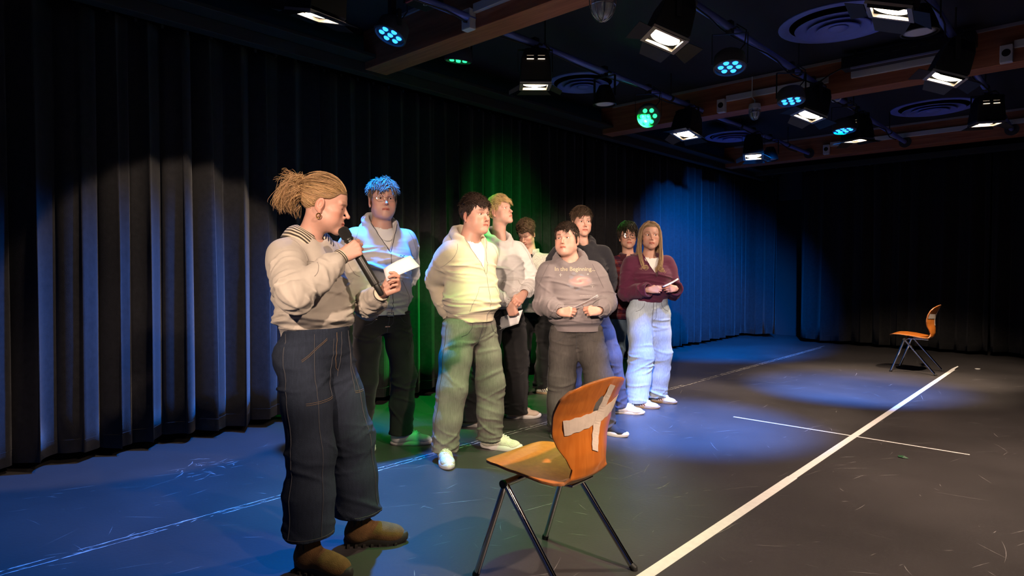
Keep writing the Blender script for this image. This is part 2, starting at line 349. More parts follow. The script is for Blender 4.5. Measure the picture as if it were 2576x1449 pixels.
# ---------------------------------------------------------------- lamps
def bracket(mb, w, h, th=0.004, d=0.03, top=0.0):
    """U yoke: two arms of length h and a bridge at z=top"""
    mb.box((-w, -d/2, top-h), (-w+th, d/2, top)); mb.box((w-th, -d/2, top-h), (w, d/2, top)); mb.box((-w, -d/2, top-th), (w, d/2, top))
def clampmesh(mb, z):
    mb.box((-0.02, -0.025, z), (0.02, 0.025, z+0.09)); mb.tube([(0.0, 0, z+0.03), (0.055, 0, z+0.03)], 0.006, 8); mb.box((0.05, -0.02, z+0.024), (0.062, 0.02, z+0.036))
LEAF = dict()
def theatre_lamp(X, Y, target, energy, label, size=60, blend=0.6, col=WARM, open_=(80, 62, 80, 62), tiltmax=20):
    """Plano-convex stage lamp: housing with vents, yoke, clamp, lens, lens frame, four barn-door leaves, and its own spot."""
    root = empty('stage_lamp', (X, Y, 3.0), label=label, cat='stage lamp', group='warm stage lamps on the rigging pipes')
    b = MB(); clampmesh(b, -0.045); b.build('clamp', M_dgrey, root)
    c = Vector((0, 0, -0.205)); d = (Vector(target) - (Vector((X, Y, 3.0)) + c)).normalized(); aim = d.copy(); ang = math.acos(max(-1, min(1, -d.z)))
    if ang > R(tiltmax): hz = Vector((d.x, d.y, 0)).normalized(); d = (hz*math.sin(R(tiltmax))+Vector((0, 0, -1))*math.cos(R(tiltmax))).normalized()
    yaw = math.atan2(d.x, -d.y)
    yk = MB(); bracket(yk, 0.135, 0.175, top=-0.045); o = yk.build('yoke', M_black, root); o.rotation_euler = (0, 0, yaw)
    q = d.to_track_quat('-Z', 'Y')
    hd = empty_part = None
    h = MB()
    # housing: tapered box, lens end at -z
    def ring(z, w, hgt): return [(-w, -hgt, z), (w, -hgt, z), (w, hgt, z), (-w, hgt, z)]
    secs = [(0.13, 0.055, 0.050), (0.12, 0.072, 0.068), (0.06, 0.090, 0.085), (-0.075, 0.102, 0.098), (-0.09, 0.094, 0.09)]
    vs = []; 
    for z_, w_, h_ in secs: vs += ring(z_, w_, h_)
    fs = [(3, 2, 1, 0)]
    for i in range(len(secs)-1):
        for k in range(4): fs.append((i*4+k, i*4+(k+1) % 4, (i+1)*4+(k+1) % 4, (i+1)*4+k))
    h.add(vs, fs)
    H = h.build('housing', M_black, root, bevel=0.006); H.location = c; H.rotation_mode = 'QUATERNION'; H.rotation_quaternion = q; H.scale = (1.2, 1.2, 1.2)
    v = MB()
    for s in (-1, 1):
        for k in range(2): v.box((s*0.035-0.022, -0.0805-0.010*k, 0.072-0.022*k), (s*0.035+0.022, -0.0775-0.010*k, 0.076-0.022*k))
    v.build('vent_slots', M_ventglow, H)['kind'] = 'stuff'
    f = MB(); w = 0.100; t_ = 0.022
    f.box((-w, -w, -0.105), (w, -w+t_, -0.09)); f.box((-w, w-t_, -0.105), (w, w, -0.09)); f.box((-w, -w+t_, -0.105), (-w+t_, w-t_, -0.09)); f.box((w-t_, -w+t_, -0.105), (w, w-t_, -0.09))
    f.build('lens_frame', M_steelw, H)
    MB().lathe([(0.0, -0.098), (0.045, -0.094), (0.078, -0.086)], 20).build('lens', M_lens, H, smooth='full')
    lf = 0.075
    for k in range(4):
        a = R(open_[k]); m = MB(); wb = 0.085 if k % 2 == 0 else 0.085; wt = 0.115 if k % 2 == 0 else 0.065
        dz = -math.cos(a)*lf; dr = math.sin(a)*lf
        m.add([(-wb, 0.104, -0.104), (wb, 0.104, -0.104), (wt, 0.104+dr, -0.104+dz), (-wt, 0.104+dr, -0.104+dz)], [(0, 1, 2, 3)])
        o = m.build('barn_door', M_black, H); o.rotation_euler = (0, 0, k*math.pi/2); so = o.modifiers.new('t', 'SOLIDIFY'); so.thickness = 0.002
    MB().tube([(0.06, 0.03, 0.0), (0.10, 0.06, -0.05), (0.08, 0.04, -0.12), (0.05, 0.02, -0.16)], 0.004, 6).build('safety_cable', M_dgrey, root)
    l = Vector((X, Y, 3.0)) + c + d*0.136
    spot('lamp_light', l, target, energy, col, size, blend, 0.05)
    return root
M_ventglow = mat('warm_vent_slot', (1, 0.8, 0.6), 0.5, emit=((1, 0.75, 0.5), 2.5))
M_steelw = mat('lens_frame_metal', (0.55, 0.5, 0.45), 0.35, metal=0.6)

def led_par(X, Y, target, energy, label, col, mled, size=70, blend=0.9, off=(0, 0, -0.25), tiltmax=24, face=None):
    """Flat round LED floodlight with seven lens dots, double yoke and clamp."""
    root = empty('led_floodlight', (X, Y, 3.0), label=label, cat='floodlight', group='LED floodlights on the rigging pipes')
    b = MB(); hang = off[2] > -0.2
    if hang: b.box((-0.02, -0.02, off[2]+0.06), (0.02, 0.02, 0.249))
    else: clampmesh(b, -0.045)
    b.build('clamp', M_dgrey, root)
    c = Vector(off); d = (Vector(target) - (Vector((X, Y, 3.0)) + c)).normalized(); ang = math.acos(max(-1, min(1, -d.z)))
    if ang > R(tiltmax): hz = Vector((d.x, d.y, 0)).normalized(); d = (hz*math.sin(R(tiltmax))+Vector((0, 0, -1))*math.cos(R(tiltmax))).normalized()
    if face is not None: d = Vector(face).normalized()
    q = d.to_track_quat('-Z', 'Y')
    yk = MB(); bracket(yk, 0.125, 0.11 if hang else abs(off[2])-0.03, top=off[2]+0.11 if hang else -0.045, d=0.025); o = yk.build('yoke', M_black, root); o.rotation_euler = (0, 0, math.atan2(d.x, -d.y))
    hb = MB(); hb.lathe([(0.0, 0.075), (0.085, 0.07), (0.105, 0.05), (0.112, 0.0), (0.115, -0.045), (0.105, -0.05), (0.102, -0.035), (0.0, -0.035)], 28)
    H = hb.build('housing', M_led_body, root, smooth=True); H.location = c; H.rotation_mode = 'QUATERNION'; H.rotation_quaternion = q
    for k in range(7):
        r = 0.0 if k == 6 else 0.062; a = k*math.pi/3
        MB().lathe([(0.0, -0.047), (0.016, -0.044), (0.021, -0.036)], 12, Matrix.Translation((r*math.cos(a), r*math.sin(a), 0))).build('led_lens', mled, H, smooth='full')
    MB().tube([(0.04, 0.02, off[2]+0.27), (0.10, 0.05, off[2]+0.22), (0.08, 0.07, off[2]+0.13), (0.03, 0.04, off[2]+0.06)], 0.005, 6).build('cable', M_black, root, smooth=True)
    spot('flood_light', Vector((X, Y, 3.0)) + c + d*0.06, target, energy, col, size, blend, 0.05)
    return root
M_led_body = mat('led_body_grey', (0.07, 0.07, 0.08), 0.5)

def par_off(X, Y, label, z=-0.24, tilt=(0, 0, 0)):
    root = empty('par_can', (X, Y, 3.0), label=label, cat='stage lamp', group='switched-off round stage lamps')
    b = MB(); clampmesh(b, -0.045); b.build('clamp', M_dgrey, root)
    yk = MB(); bracket(yk, 0.11, 0.18, top=-0.045); yk.build('yoke', M_black, root)
    c = MB().lathe([(0.0, 0.12), (0.05, 0.115), (0.075, 0.06), (0.10, -0.01), (0.105, -0.05), (0.096, -0.052), (0.094, -0.03)], 28).build('can', M_black, root, smooth=True)
    c.location = (0, 0, z); c.rotation_euler = tilt
    MB().lathe([(0.0, -0.048), (0.06, -0.046), (0.095, -0.040)], 28).build('lens', M_lensoff, c, smooth='full')
    return root

L_ = theatre_lamp
L_(-3.25, 1.92, (-4.85, 1.72, 1.0), LP[0], 'tilted lit stage lamp at the upper left, above the blue floodlight', 52, 0.15, open_=(88, 60, 88, 80), tiltmax=16)
L_(-2.0, 3.62, (-2.75, 2.7, 0.3), LP[1], 'large lit stage lamp at the top centre of the picture', 70)
L_(-3.25, 3.78, (-4.05, 4.62, 1.2), LP[2], 'lit stage lamp beside the left ceiling vent', 38, 0.7, tiltmax=4)
L_(-3.25, 6.25, (-3.3, 5.7, 0.3), LP[3], 'lit stage lamp hanging right of the second green floodlight', 60)
L_(-3.25, 8.0, (-3.1, 7.6, 0.0), LP[4], 'farthest lit stage lamp, low against the last beam', 60)
L_(-2.0, 6.28, (-2.6, 5.6, 0.2), LP[5], 'lit stage lamp just right of the hanging caged bulb', 62)
L_(-2.0, 7.75, (-1.9, 8.0, 0.0), LP[6], 'lit stage lamp below the farthest blue floodlight', 65, tiltmax=4)
L_(-0.85, 5.75, (-2.95, 4.75, 1.2), LP[7], 'lit stage lamp in front of the right end of the middle beam', 52, 0.8)
L_(-0.85, 7.75, (-1.6, 9.3, 0.2), LP[8], 'small lit stage lamp near the right edge of the picture', 62, tiltmax=3)
L_(-0.85, 4.06, (-3.45, 3.70, 1.35), LP[9], 'lit stage lamp cut off by the top edge near the round vent', 38, 0.8)
G_ = 'outside the picture'
L_(0.4, 1.25, (-2.50, 1.50, 1.10), LP[10], 'lit stage lamp on the audience-side pipe aimed at the speaking woman', 32, 0.6, col=WARM2, tiltmax=60)
L_(0.4, 2.15, (-1.25, 2.9, 0.2), LP[11], 'lit stage lamp on the audience-side pipe above the near chair', 78, 0.9, col=WARM2, tiltmax=60)
L_(0.4, -1.9, (-3.30, 3.25, 0.92), LP[12], 'lit stage lamp at the camera end of the audience-side pipe', 24, 0.4, col=WARM2, tiltmax=75)
L_(0.4, -1.2, (-3.08, 4.85, 1.0), LP[13], 'second lit stage lamp from the camera end of the audience-side pipe', 24, 0.4, col=WARM2, tiltmax=75)
L_(0.4, 5.0, (-0.5, 5.4, 0.0), LP[14], 'added unseen stage lamp on the audience-side pipe, washing the right floor', 95, 0.9, col=WARM2, tiltmax=60)  # added lamp out of view, gives the right floor a warm wash
# the pipe that carries the audience-side lamp
r = empty('rigging_pipe', (0.4, 0, 3.0), label='rigging pipe on the audience side above the camera', cat='pipe', group='rigging pipes')
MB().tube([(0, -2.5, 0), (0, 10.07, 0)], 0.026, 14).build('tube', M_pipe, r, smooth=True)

led_par(-3.62, 2.70, (-3.92, 1.35, 0.0), FP[0], 'blue floodlight at the upper left before the nearest beam', BLUE, M_ledb, 84, 0.8, off=(0, 0, -0.10))
led_par(-3.95, 3.62, (-4.5, 3.75, 0.0), FP[1], 'green floodlight half hidden behind the nearest beam', GREEN, M_ledg, 54, 0.9, off=(0, 0, 0.03))
led_par(-3.25, 5.46, (-4.9, 5.75, 1.5), FP[2], 'green floodlight below the middle beam', GREEN, M_ledg, 90, 1.0, face=(0.45, -0.75, -0.48))
led_par(-2.0, 4.48, (-2.45, 4.75, 0.0), FP[3], 'blue floodlight at the top, right of the large lit lamp', BLUE, M_ledb, 48, face=(0.12, -0.2, -1))
led_par(-2.0, 5.72, (-1.95, 7.3, 0.0), FP[4], 'middle blue floodlight beside the middle beam', BLUE, M_ledb, 42, face=(0.1, -0.12, -1))
led_par(-2.0, 7.28, (-4.85, 9.7, 0.8), FP[5], 'farthest blue floodlight, just before the last beam', BLUE, M_ledb, 64, 0.85, face=(0.05, -0.1, -1))
led_par(-2.0, 2.35, (-2.6, 2.55, 0.0), FP[6], 'green floodlight over the near chair, outside the top of the picture', GREEN, M_ledg, 62)

par_off(-3.25, 4.72, 'switched-off lamp with round white lens right of the left ceiling vent')
par_off(-0.85, 4.62, 'switched-off lamp with round white lens at the upper right')
par_off(-3.25, 8.55, 'switched-off lamp with white lens behind the farthest lit lamp')

# ---------------------------------------------------------------- ceiling vents (round swirl diffusers)
def vent(x, y, r0, label, z=3.249, duct=0.0):
    root = empty('ceiling_vent', (x, y, z - duct), label=label, cat='vent', group='round ceiling vents')
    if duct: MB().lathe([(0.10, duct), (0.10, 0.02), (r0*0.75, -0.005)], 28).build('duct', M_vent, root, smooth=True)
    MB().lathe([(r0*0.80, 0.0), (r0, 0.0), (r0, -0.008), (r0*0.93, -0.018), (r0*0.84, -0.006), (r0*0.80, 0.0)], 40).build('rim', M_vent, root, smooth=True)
    MB().lathe([(0.0, -0.002), (r0*0.86, -0.002)], 40).build('shadow_gap', M_black, root)  # black disc stands for the shade between the rings
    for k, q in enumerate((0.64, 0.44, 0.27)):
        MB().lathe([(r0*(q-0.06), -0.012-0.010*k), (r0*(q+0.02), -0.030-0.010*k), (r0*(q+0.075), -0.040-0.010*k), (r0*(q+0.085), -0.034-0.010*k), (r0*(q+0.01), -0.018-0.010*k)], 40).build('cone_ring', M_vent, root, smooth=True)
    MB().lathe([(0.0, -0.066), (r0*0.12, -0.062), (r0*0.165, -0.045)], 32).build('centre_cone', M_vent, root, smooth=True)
vent(-1.60, 5.62, 0.45, 'large round ceiling vent at the upper right')
vent(-4.10, 5.55, 0.38, 'round ceiling vent on the left, beside a lit lamp')
vent(-3.75, 8.5, 0.36, 'hanging round vent on a duct behind the caged bulb', duct=0.16)
vent(-1.55, 9.3, 0.46, 'dim round ceiling vent before the farthest beam')

# ---------------------------------------------------------------- caged bulkhead lamps, detector, long fixture, box with lettering
def caged(x, y, z, label, rod=0.0, s=1.0):
    root = empty('caged_bulb', (x, y, z), label=label, cat='bulb', group='caged bulkhead bulbs'); root.scale = (s, s, s)
    MB().lathe([(0.0, 0.05), (0.055, 0.05), (0.06, 0.02), (0.06, 0.0)], 20).build('base', M_white, root, smooth=True)
    MB().lathe([(0.052, 0.0), (0.052, -0.04), (0.045, -0.075), (0.025, -0.095), (0.0, -0.10)], 20).build('glass_globe', M_glass, root, smooth='full')
    for k in range(4):
        a = k*math.pi/4; pts = []
        for i in range(13):
            t_ = math.pi*i/12; pts.append((0.062*math.cos(t_)*math.cos(a), 0.062*math.cos(t_)*math.sin(a), -0.11*math.sin(t_)**0.8 if 0 < i < 12 else 0.0))
        MB().tube(pts, 0.0025, 5).build('cage_wire', M_steel, root)
    MB().tube([(0.059*math.cos(k*math.pi/8), 0.059*math.sin(k*math.pi/8), -0.04) for k in range(17)], 0.0025, 5).build('cage_ring', M_steel, root)
    if rod: 
        MB().tube([(0.0, 0, 0.05), (0.0, -0.0, 0.09), (-0.02, -0.02, 0.12), (-0.02, -0.02, rod)], 0.006, 8).build('conduit_pipe', M_white, root, smooth=True)
caged(-2.64, 6.52, 2.90, 'caged bulb hanging on a thin conduit from the middle beam', 0.33)
caged(-2.22, 3.20, 2.88, 'caged bulb under the nearest beam at the top edge', 0.0, 1.3)
sd = empty('detector', (-2.02, 7.05, 3.0), label='small white detector beside the lit lamp on the middle pipe', cat='detector')
MB().lathe([(0.0, 0.03), (0.05, 0.03), (0.055, 0.0), (0.035, -0.03), (0.0, -0.035)], 20).build('body', M_white, sd, smooth=True)
MB().tube([(0, 0, 0.03), (0, 0, 0.245)], 0.008, 8).build('stem', M_dgrey, sd)
lf = empty('ceiling_fixture', (-1.28, 6.42, 3.08), label='long black fixture mounted along the middle beam', cat='fixture')
MB().box((-0.5, -0.07, 0.0), (0.5, 0.07, 0.11)).build('housing', M_black, lf, bevel=0.008)
MB().box((-0.42, -0.075, -0.012), (0.50, -0.06, 0.004)).build('edge_strip', mat('blue_grey_strip', (0.3, 0.32, 0.5), .4), lf)
for k in range(6): MB().box((-0.35+k*0.13, -0.073, 0.07), (-0.29+k*0.13, -0.0695, 0.075)).build('slot', M_dgrey, lf)
MB().tube([(-0.45, 0, 0.05), (-0.6, 0.0, 0.0), (-0.72, 0.05, -0.04)], 0.007, 6).build('cable', M_black, lf, smooth=True)
for xx in (-0.4, 0.4): MB().box((xx-.01, -.01, 0.1), (xx+.01, .01, 0.169)).build('hanger', M_dgrey, lf)
bx = empty('equipment_box', (-3.40, 2.80, 3.08), label='black equipment box with small white lettering by the blue floodlight', cat='equipment box')
MB().box((-0.10, -0.10, -0.03), (0.09, 0.10, 0.10)).build('case', M_black, bx, bevel=0.01)
MB().box((-0.07, -0.105, -0.034), (0.02, -0.09, -0.02)).build('red_strip', mat('red_strip', (0.45, 0.08, 0.10), .4), bx)
for xx in (-.06, .06): MB().box((xx-.01, -.01, .09), (xx+.01, .01, .168)).build('hanger', M_dgrey, bx)
def text_mesh(txt, size, name, m, parent=None, ext=0.0, bold=False, res=4):
    cu = bpy.data.curves.new(name, 'FONT'); cu.body = txt; cu.size = size; cu.extrude = ext; cu.align_x = 'CENTER'; cu.align_y = 'CENTER'; cu.resolution_u = res
    if bold: cu.offset = size*0.012
    o = bpy.data.objects.new(name, cu); COL.objects.link(o); dg = bpy.context.evaluated_depsgraph_get(); dg.update()
    me = bpy.data.meshes.new_from_object(o.evaluated_get(dg)); bpy.data.objects.remove(o, do_unlink=True)
    me.materials.clear(); me.materials.append(m); q = bpy.data.objects.new(name, me); COL.objects.link(q)
    if parent is not None: q.parent = parent
    return q
tx = text_mesh('OPTI', 0.04, 'lettering', M_white, bx, 0.0004); tx.location = (0.02, 0.03, -0.0315); tx.rotation_euler = (R(180), 0, R(35))
# ---------------------------------------------------------------- shell chairs
M_ply = wood_mat('orange_beech_ply', (0.60, 0.165, 0.020), (0.70, 0.215, 0.032), scale=(9, 9, 1.2), rough=0.32, coat=0.35, nscale=5)
M_plyedge = mat('ply_edge', (0.42, 0.17, 0.06), 0.5, noise=(60, .2))
M_chrome = mat('chrome_tube', (0.55, 0.55, 0.55), 0.10, metal=1.0); M_glide = mat('black_glide', (0.012, 0.012, 0.012), .6)
M_mask = mat('masking_tape', (0.78, 0.66, 0.54), 0.75, noise=(25, .06), bump=(60, .08, 2))
PROF = np.array([(.262, .440), (.250, .451), (.225, .457), (.15, .458), (.05, .449), (-.05, .433), (-.105, .424), (-.142, .426), (-.168, .446), (-.180, .485), (-.180, .54), (-.172, .60), (-.170, .65), (-.178, .70), (-.196, .75), (-.220, .795), (-.232, .815)])
_s = np.r_[0, np.cumsum(np.linalg.norm(np.diff(PROF, axis=0), axis=1))]; _s /= _s[-1]
_wv = np.array([0, .03, .06, .10, .22, .40, .47, .52, .58, .66, .76, .86, .93, .975, 1.0]); _ww = np.array([.102, .163, .190, .203, .212, .192, .165, .135, .118, .150, .205, .226, .222, .198, .145])
def shell_pt(u, v, off=0.0):
    y = np.interp(v, _s, PROF[:, 0]); z = np.interp(v, _s, PROF[:, 1]); e = .004
    dy = np.interp(v+e, _s, PROF[:, 0])-np.interp(v-e, _s, PROF[:, 0]); dz = np.interp(v+e, _s, PROF[:, 1])-np.interp(v-e, _s, PROF[:, 1]); l = math.hypot(dy, dz); ny, nz = dz/l, -dy/l  # normal towards the sitter
    w = np.interp(v, _wv, _ww); bk = float(np.clip((v-.5)/.2, 0, 1)); c = (.010*(1-bk)+(.046-.020*float(np.clip((v-.75)/.25, 0, 1)))*bk)*u*u; top = -.012*max(0, (v-.9)/.1)*u*u
    y += .030*(1-u*u)*max(0, 1-v/.10)**1.2; z -= .004*max(0, 1-v/.08); z += .016*(1-u*u)*max(0, (v-.90)/.10)
    return Vector((u*w, y+ny*(c+off), z+nz*(c+off)+top))
def make_shell():
    nu, nv = 36, 84; hc_, hr = (.12, .865), (.185, .052); bm = bmesh.new(); G = {}
    for i in range(nu+1):
        for j in range(nv+1):
            u = -1+2*i/nu; v = j/nv; a, b = (u-hc_[0])/hr[0], (v-hc_[1])/hr[1]; q = math.hypot(a, b)
            if .55 < q < 1.28: u = hc_[0]+a/q*hr[0]*max(1, 1+(q-1)*.9) if q < 1.0 else u; v = hc_[1]+b/q*hr[1]*max(1, 1+(q-1)*.9) if q < 1.0 else v
            G[i, j] = (bm.verts.new(shell_pt(u, v)), q)
    for i in range(nu):
        for j in range(nv):
            k = [G[i, j], G[i+1, j], G[i+1, j+1], G[i, j+1]]
            if sum(1 for c in k if c[1] < .8) >= 1 and sum(1 for c in k if c[1] < 1) >= 3: continue
            try: bm.faces.new([c[0] for c in k])
            except ValueError: pass
    bmesh.ops.delete(bm, geom=[v for v in bm.verts if not v.link_faces], context='VERTS')
    me = bpy.data.meshes.new('seat_shell'); bm.to_mesh(me); bm.free(); me.materials.append(M_ply); me.materials.append(M_plyedge)
    me.polygons.foreach_set('use_smooth', [True]*len(me.polygons)); return me
SHELL = make_shell()
def tape_strip(root, a, b, hw, off, jag=0, side=-1):
    n = 26; vs = []
    for i in range(n+1):
        t_ = i/n; u = a[0]+(b[0]-a[0])*t_; v = a[1]+(b[1]-a[1])*t_; du, dv = b[0]-a[0], (b[1]-a[1])*4.2; l = math.hypot(du, dv)
        for s_ in (-1, 1):
            k = hw*(1+.08*math.sin(i*1.7+s_)); vs.append(shell_pt(u-dv/l*s_*k/.21, v+du/l*s_*k/.21/4.2, side*off))
    o = MB().add(vs, [(2*i, 2*i+1, 2*i+3, 2*i+2) for i in range(n)]).build('masking_tape', M_mask, root); so = o.modifiers.new('t', 'SOLIDIFY'); so.thickness = .0006; return o
def chair(loc, rz, label, near):
    root = empty('shell_chair', (*loc, 0), (0, 0, R(rz)), label, 'chair', 'orange shell chairs')
    sh = bpy.data.objects.new('seat_shell', SHELL); COL.objects.link(sh); sh.parent = root; so = sh.modifiers.new('ply', 'SOLIDIFY'); so.thickness = .010; so.offset = 0; so.material_offset_rim = 1
    bv = sh.modifiers.new('edge', 'BEVEL'); bv.width = .003; bv.segments = 2; bv.limit_method = 'ANGLE'; bv.angle_limit = R(50)
    ap = {s_: Vector((s_*.216, .095, .408)) for s_ in (-1, 1)}; r_ = .0125
    fr = MB().tube([ap[-1]+Vector((-.012, 0, 0)), ap[1]+Vector((.012, 0, 0))], .0155, 14).build('cross_bar', M_chrome, root, smooth=True)
    for s_ in (-1, 1):
        MB().tube([ap[s_]+Vector((s_*.008, 0, 0)), ap[s_]+Vector((s_*.018, 0, 0))], .0165, 14).build('end_cap', M_glide, root, smooth=True)
        for ft in (Vector((s_*.236, .236, .0)), Vector((s_*.226, -.236, .0))):
            d = (ft-ap[s_]).normalized(); MB().tube([ap[s_]-d*.004, ft-d*.012], r_, 14).build('leg', M_chrome, root, smooth=True)
            MB().tube([ft-d*.022, Vector((ft.x, ft.y, .0075)), Vector((ft.x, ft.y, .0))], [.0145, .015, .014], 12).build('foot_glide', M_glide, root, smooth=True)
    MB().tube([(-.09, .095, .410), (-.085, -.05, .412), (-.07, -.12, .408), (.07, -.12, .408), (.085, -.05, .412), (.09, .095, .410)], .010, 10).build('seat_support', M_chrome, root, smooth=True)
    for x, y in ((-.08, .05), (.08, .05), (-.07, -.10), (.07, -.10)): MB().box((x-.018, y-.018, .412), (x+.018, y+.018, .430 if y < 0 else .446)).build('mounting_pad', M_glide, root)
    if near:
        tape_strip(root, (-.80, .79), (1.00, .835), .031, .0068); tape_strip(root, (.34, .965), (-.02, .655), .028, .0082)
    else:
        tape_strip(root, (-.95, .84), (.95, .84), .030, .0068); tape_strip(root, (-.95, .84), (.95, .84), .028, .0068, 0, 1); tape_strip(root, (.1, .96), (.0, .70), .022, .0078); tape_strip(root, (.42, .90), (.42, .76), .016, .0078, 0, 1)
    return root
chair((-1.630, 2.035), 93, 'orange shell chair with a masking tape cross, right in front of the camera', True)
chair((-1.650, 9.15), 90, 'small distant orange shell chair at the far end of the tape line', False)
# ---------------------------------------------------------------- implicit surfaces -> meshes (used for bodies, clothes, shoes)
def smin(a, b, k):
    if k <= 0: return np.minimum(a, b)
    h = np.clip(0.5 + 0.5*(b-a)/k, 0, 1); return b*(1-h) + a*h - k*h*(1-h)
class Field:
    def __init__(s, lo, hi, h):
        s.lo = np.array(lo, np.float32); s.h = h; s.n = np.ceil((np.array(hi)-s.lo)/h).astype(int) + 1
        s.ax = [s.lo[i] + h*np.arange(s.n[i], dtype=np.float32) for i in range(3)]
        s.d = np.full(s.n, 0.5, np.float32)
    def sub(s, lo, hi):
        sl = []
        for i in range(3):
            a = int(np.clip(np.floor((lo[i]-s.lo[i])/s.h), 0, s.n[i])); b = int(np.clip(np.ceil((hi[i]-s.lo[i])/s.h)+1, 0, s.n[i])); sl.append(slice(a, b))
        sl = tuple(sl)
        return sl, s.ax[0][sl[0]][:, None, None], s.ax[1][sl[1]][None, :, None], s.ax[2][sl[2]][None, None, :]
    def put(s, sl, v, k, op):
        if v.size == 0: return
        if op == '+': s.d[sl] = smin(s.d[sl], v, k)
        elif op == '-': s.d[sl] = -smin(-s.d[sl], v, k)
        else: s.d[sl] = np.maximum(s.d[sl], v)
    def ell(s, c, r, k=0.01, op='+', M=None):
        c = np.array(c, float); r = np.array(r, float) if hasattr(r, '__len__') else np.array([r]*3); R_ = r.max() + k + 2*s.h
        sl, x, y, z = s.sub(c-R_, c+R_); x = x-c[0]; y = y-c[1]; z = z-c[2]
        if M is not None:
            M = np.array(M); x, y, z = (M[0, 0]*x+M[1, 0]*y+M[2, 0]*z, M[0, 1]*x+M[1, 1]*y+M[2, 1]*z, M[0, 2]*x+M[1, 2]*y+M[2, 2]*z)
        k0 = np.sqrt((x/r[0])**2+(y/r[1])**2+(z/r[2])**2); k1 = np.sqrt((x/r[0]**2)**2+(y/r[1]**2)**2+(z/r[2]**2)**2)
        s.put(sl, (k0*(k0-1)/np.maximum(k1, 1e-6)).astype(np.float32), k, op); return s
    def cone(s, a, b, ra, rb, k=0.01, op='+', disp=None, flat=None, s0=0.0):
        """tapered capsule; disp(len, angle) displaces its radius; flat=(vec, factor) squeezes it along vec"""
        a = np.array(a, float); b = np.array(b, float); R_ = max(ra, rb)*1.15 + k + 2*s.h + (0.02 if disp else 0)
        sl, x, y, z = s.sub(np.minimum(a, b)-R_, np.maximum(a, b)+R_)
        ab = b-a; L2 = ab@ab; L = math.sqrt(L2); px, py, pz = x-a[0], y-a[1], z-a[2]
        t = np.clip((px*ab[0]+py*ab[1]+pz*ab[2])/L2, 0, 1)
        qx, qy, qz = px-t*ab[0], py-t*ab[1], pz-t*ab[2]
        if flat is not None:
            f = np.array(flat[0], float); f /= np.linalg.norm(f); dp = (qx*f[0]+qy*f[1]+qz*f[2])*(1/flat[1]-1)
            qx, qy, qz = qx+dp*f[0], qy+dp*f[1], qz+dp*f[2]
        q = np.sqrt(qx*qx+qy*qy+qz*qz); r = ra+(rb-ra)*t
        if disp is not None:
            w = ab/L; u = np.cross(w, (0.3, 0.9, 0.2)); u /= np.linalg.norm(u); v = np.cross(w, u)
            ang = np.arctan2(qx*v[0]+qy*v[1]+qz*v[2], qx*u[0]+qy*u[1]+qz*u[2])
            r = r + disp(s0+t*L, ang)
        s.put(sl, (q-r).astype(np.float32), k, op); return s
    def chain(s, pts, rad, k=0.01, op='+', disp=None, flat=None):
        L = 0
        for i in range(len(pts)-1):
            s.cone(pts[i], pts[i+1], rad[i], rad[i+1], k, op, disp, flat, L); L += float(np.linalg.norm(np.array(pts[i+1])-np.array(pts[i])))
        return s
    def loft(s, prof, k=0.02, op='+', p=2.3, disp=None, caps=True):
        """vertical loft; prof rows (z, cx, cy, half width, half depth)"""
        P = np.array(prof, float); P = P[P[:, 0].argsort()]; m = P[:, 3:].max()+0.06
        lo = (P[:, 1].min()-m, P[:, 2].min()-m, P[0, 0]-k-2*s.h); hi = (P[:, 1].max()+m, P[:, 2].max()+m, P[-1, 0]+k+2*s.h)
        sl, x, y, z = s.sub(lo, hi); zz = z[0, 0]
        I = lambda j: np.interp(zz, P[:, 0], P[:, j])[None, None, :].astype(np.float32)
        hw, hd = I(3), I(4); X = np.abs(x-I(1))/hw; Y = np.abs(y-I(2))/hd
        q = (X**p+Y**p)**(1/p); d = (q-1)*np.minimum(hw, hd)
        if disp is not None: d = d - disp(np.arctan2(y-I(2), x-I(1)), z+0*x, x+0*y, y+0*x)
        if caps: d = np.maximum(d, np.maximum(P[0, 0]-z, z-P[-1, 0]))
        s.put(sl, d.astype(np.float32), k, op); return s
    def fn(s, lo, hi, f, k=0.0, op='-'):
        sl, x, y, z = s.sub(lo, hi); v = f(x, y, z); v = np.broadcast_to(v, s.d[sl].shape)
        s.put(sl, v.astype(np.float32), k, op); return s
    def mesh(s, smooth=0):
        d = s.d; d[0] = d[-1] = 1; d[:, 0] = d[:, -1] = 1; d[:, :, 0] = d[:, :, -1] = 1
        I = d < 0; nx, ny, nz = d.shape
        c = np.zeros((nx-1, ny-1, nz-1), np.uint8)
        offs = [(i, j, k) for i in (0, 1) for j in (0, 1) for k in (0, 1)]
        for i, j, k in offs: c += I[i:nx-1+i, j:ny-1+j, k:nz-1+k]
        idx = np.argwhere((c > 0) & (c < 8)); N = len(idx)
        ids = np.full((nx-1, ny-1, nz-1), -1, np.int32); ids[idx[:, 0], idx[:, 1], idx[:, 2]] = np.arange(N)
        val = np.stack([d[idx[:, 0]+i, idx[:, 1]+j, idx[:, 2]+k] for i, j, k in offs], 1)
        acc = np.zeros((N, 3), np.float32); cnt = np.zeros(N, np.float32); O = np.array(offs, np.float32)
        for a in range(8):
            for b in range(a+1, 8):
                if np.abs(O[a]-O[b]).sum() != 1: continue
                va, vb = val[:, a], val[:, b]; m = (va < 0) != (vb < 0)
                t = va[m]/(va[m]-vb[m]); acc[m] += O[a]+t[:, None]*(O[b]-O[a]); cnt[m] += 1
        V = (idx + acc/cnt[:, None])*s.h + s.lo
        F = []
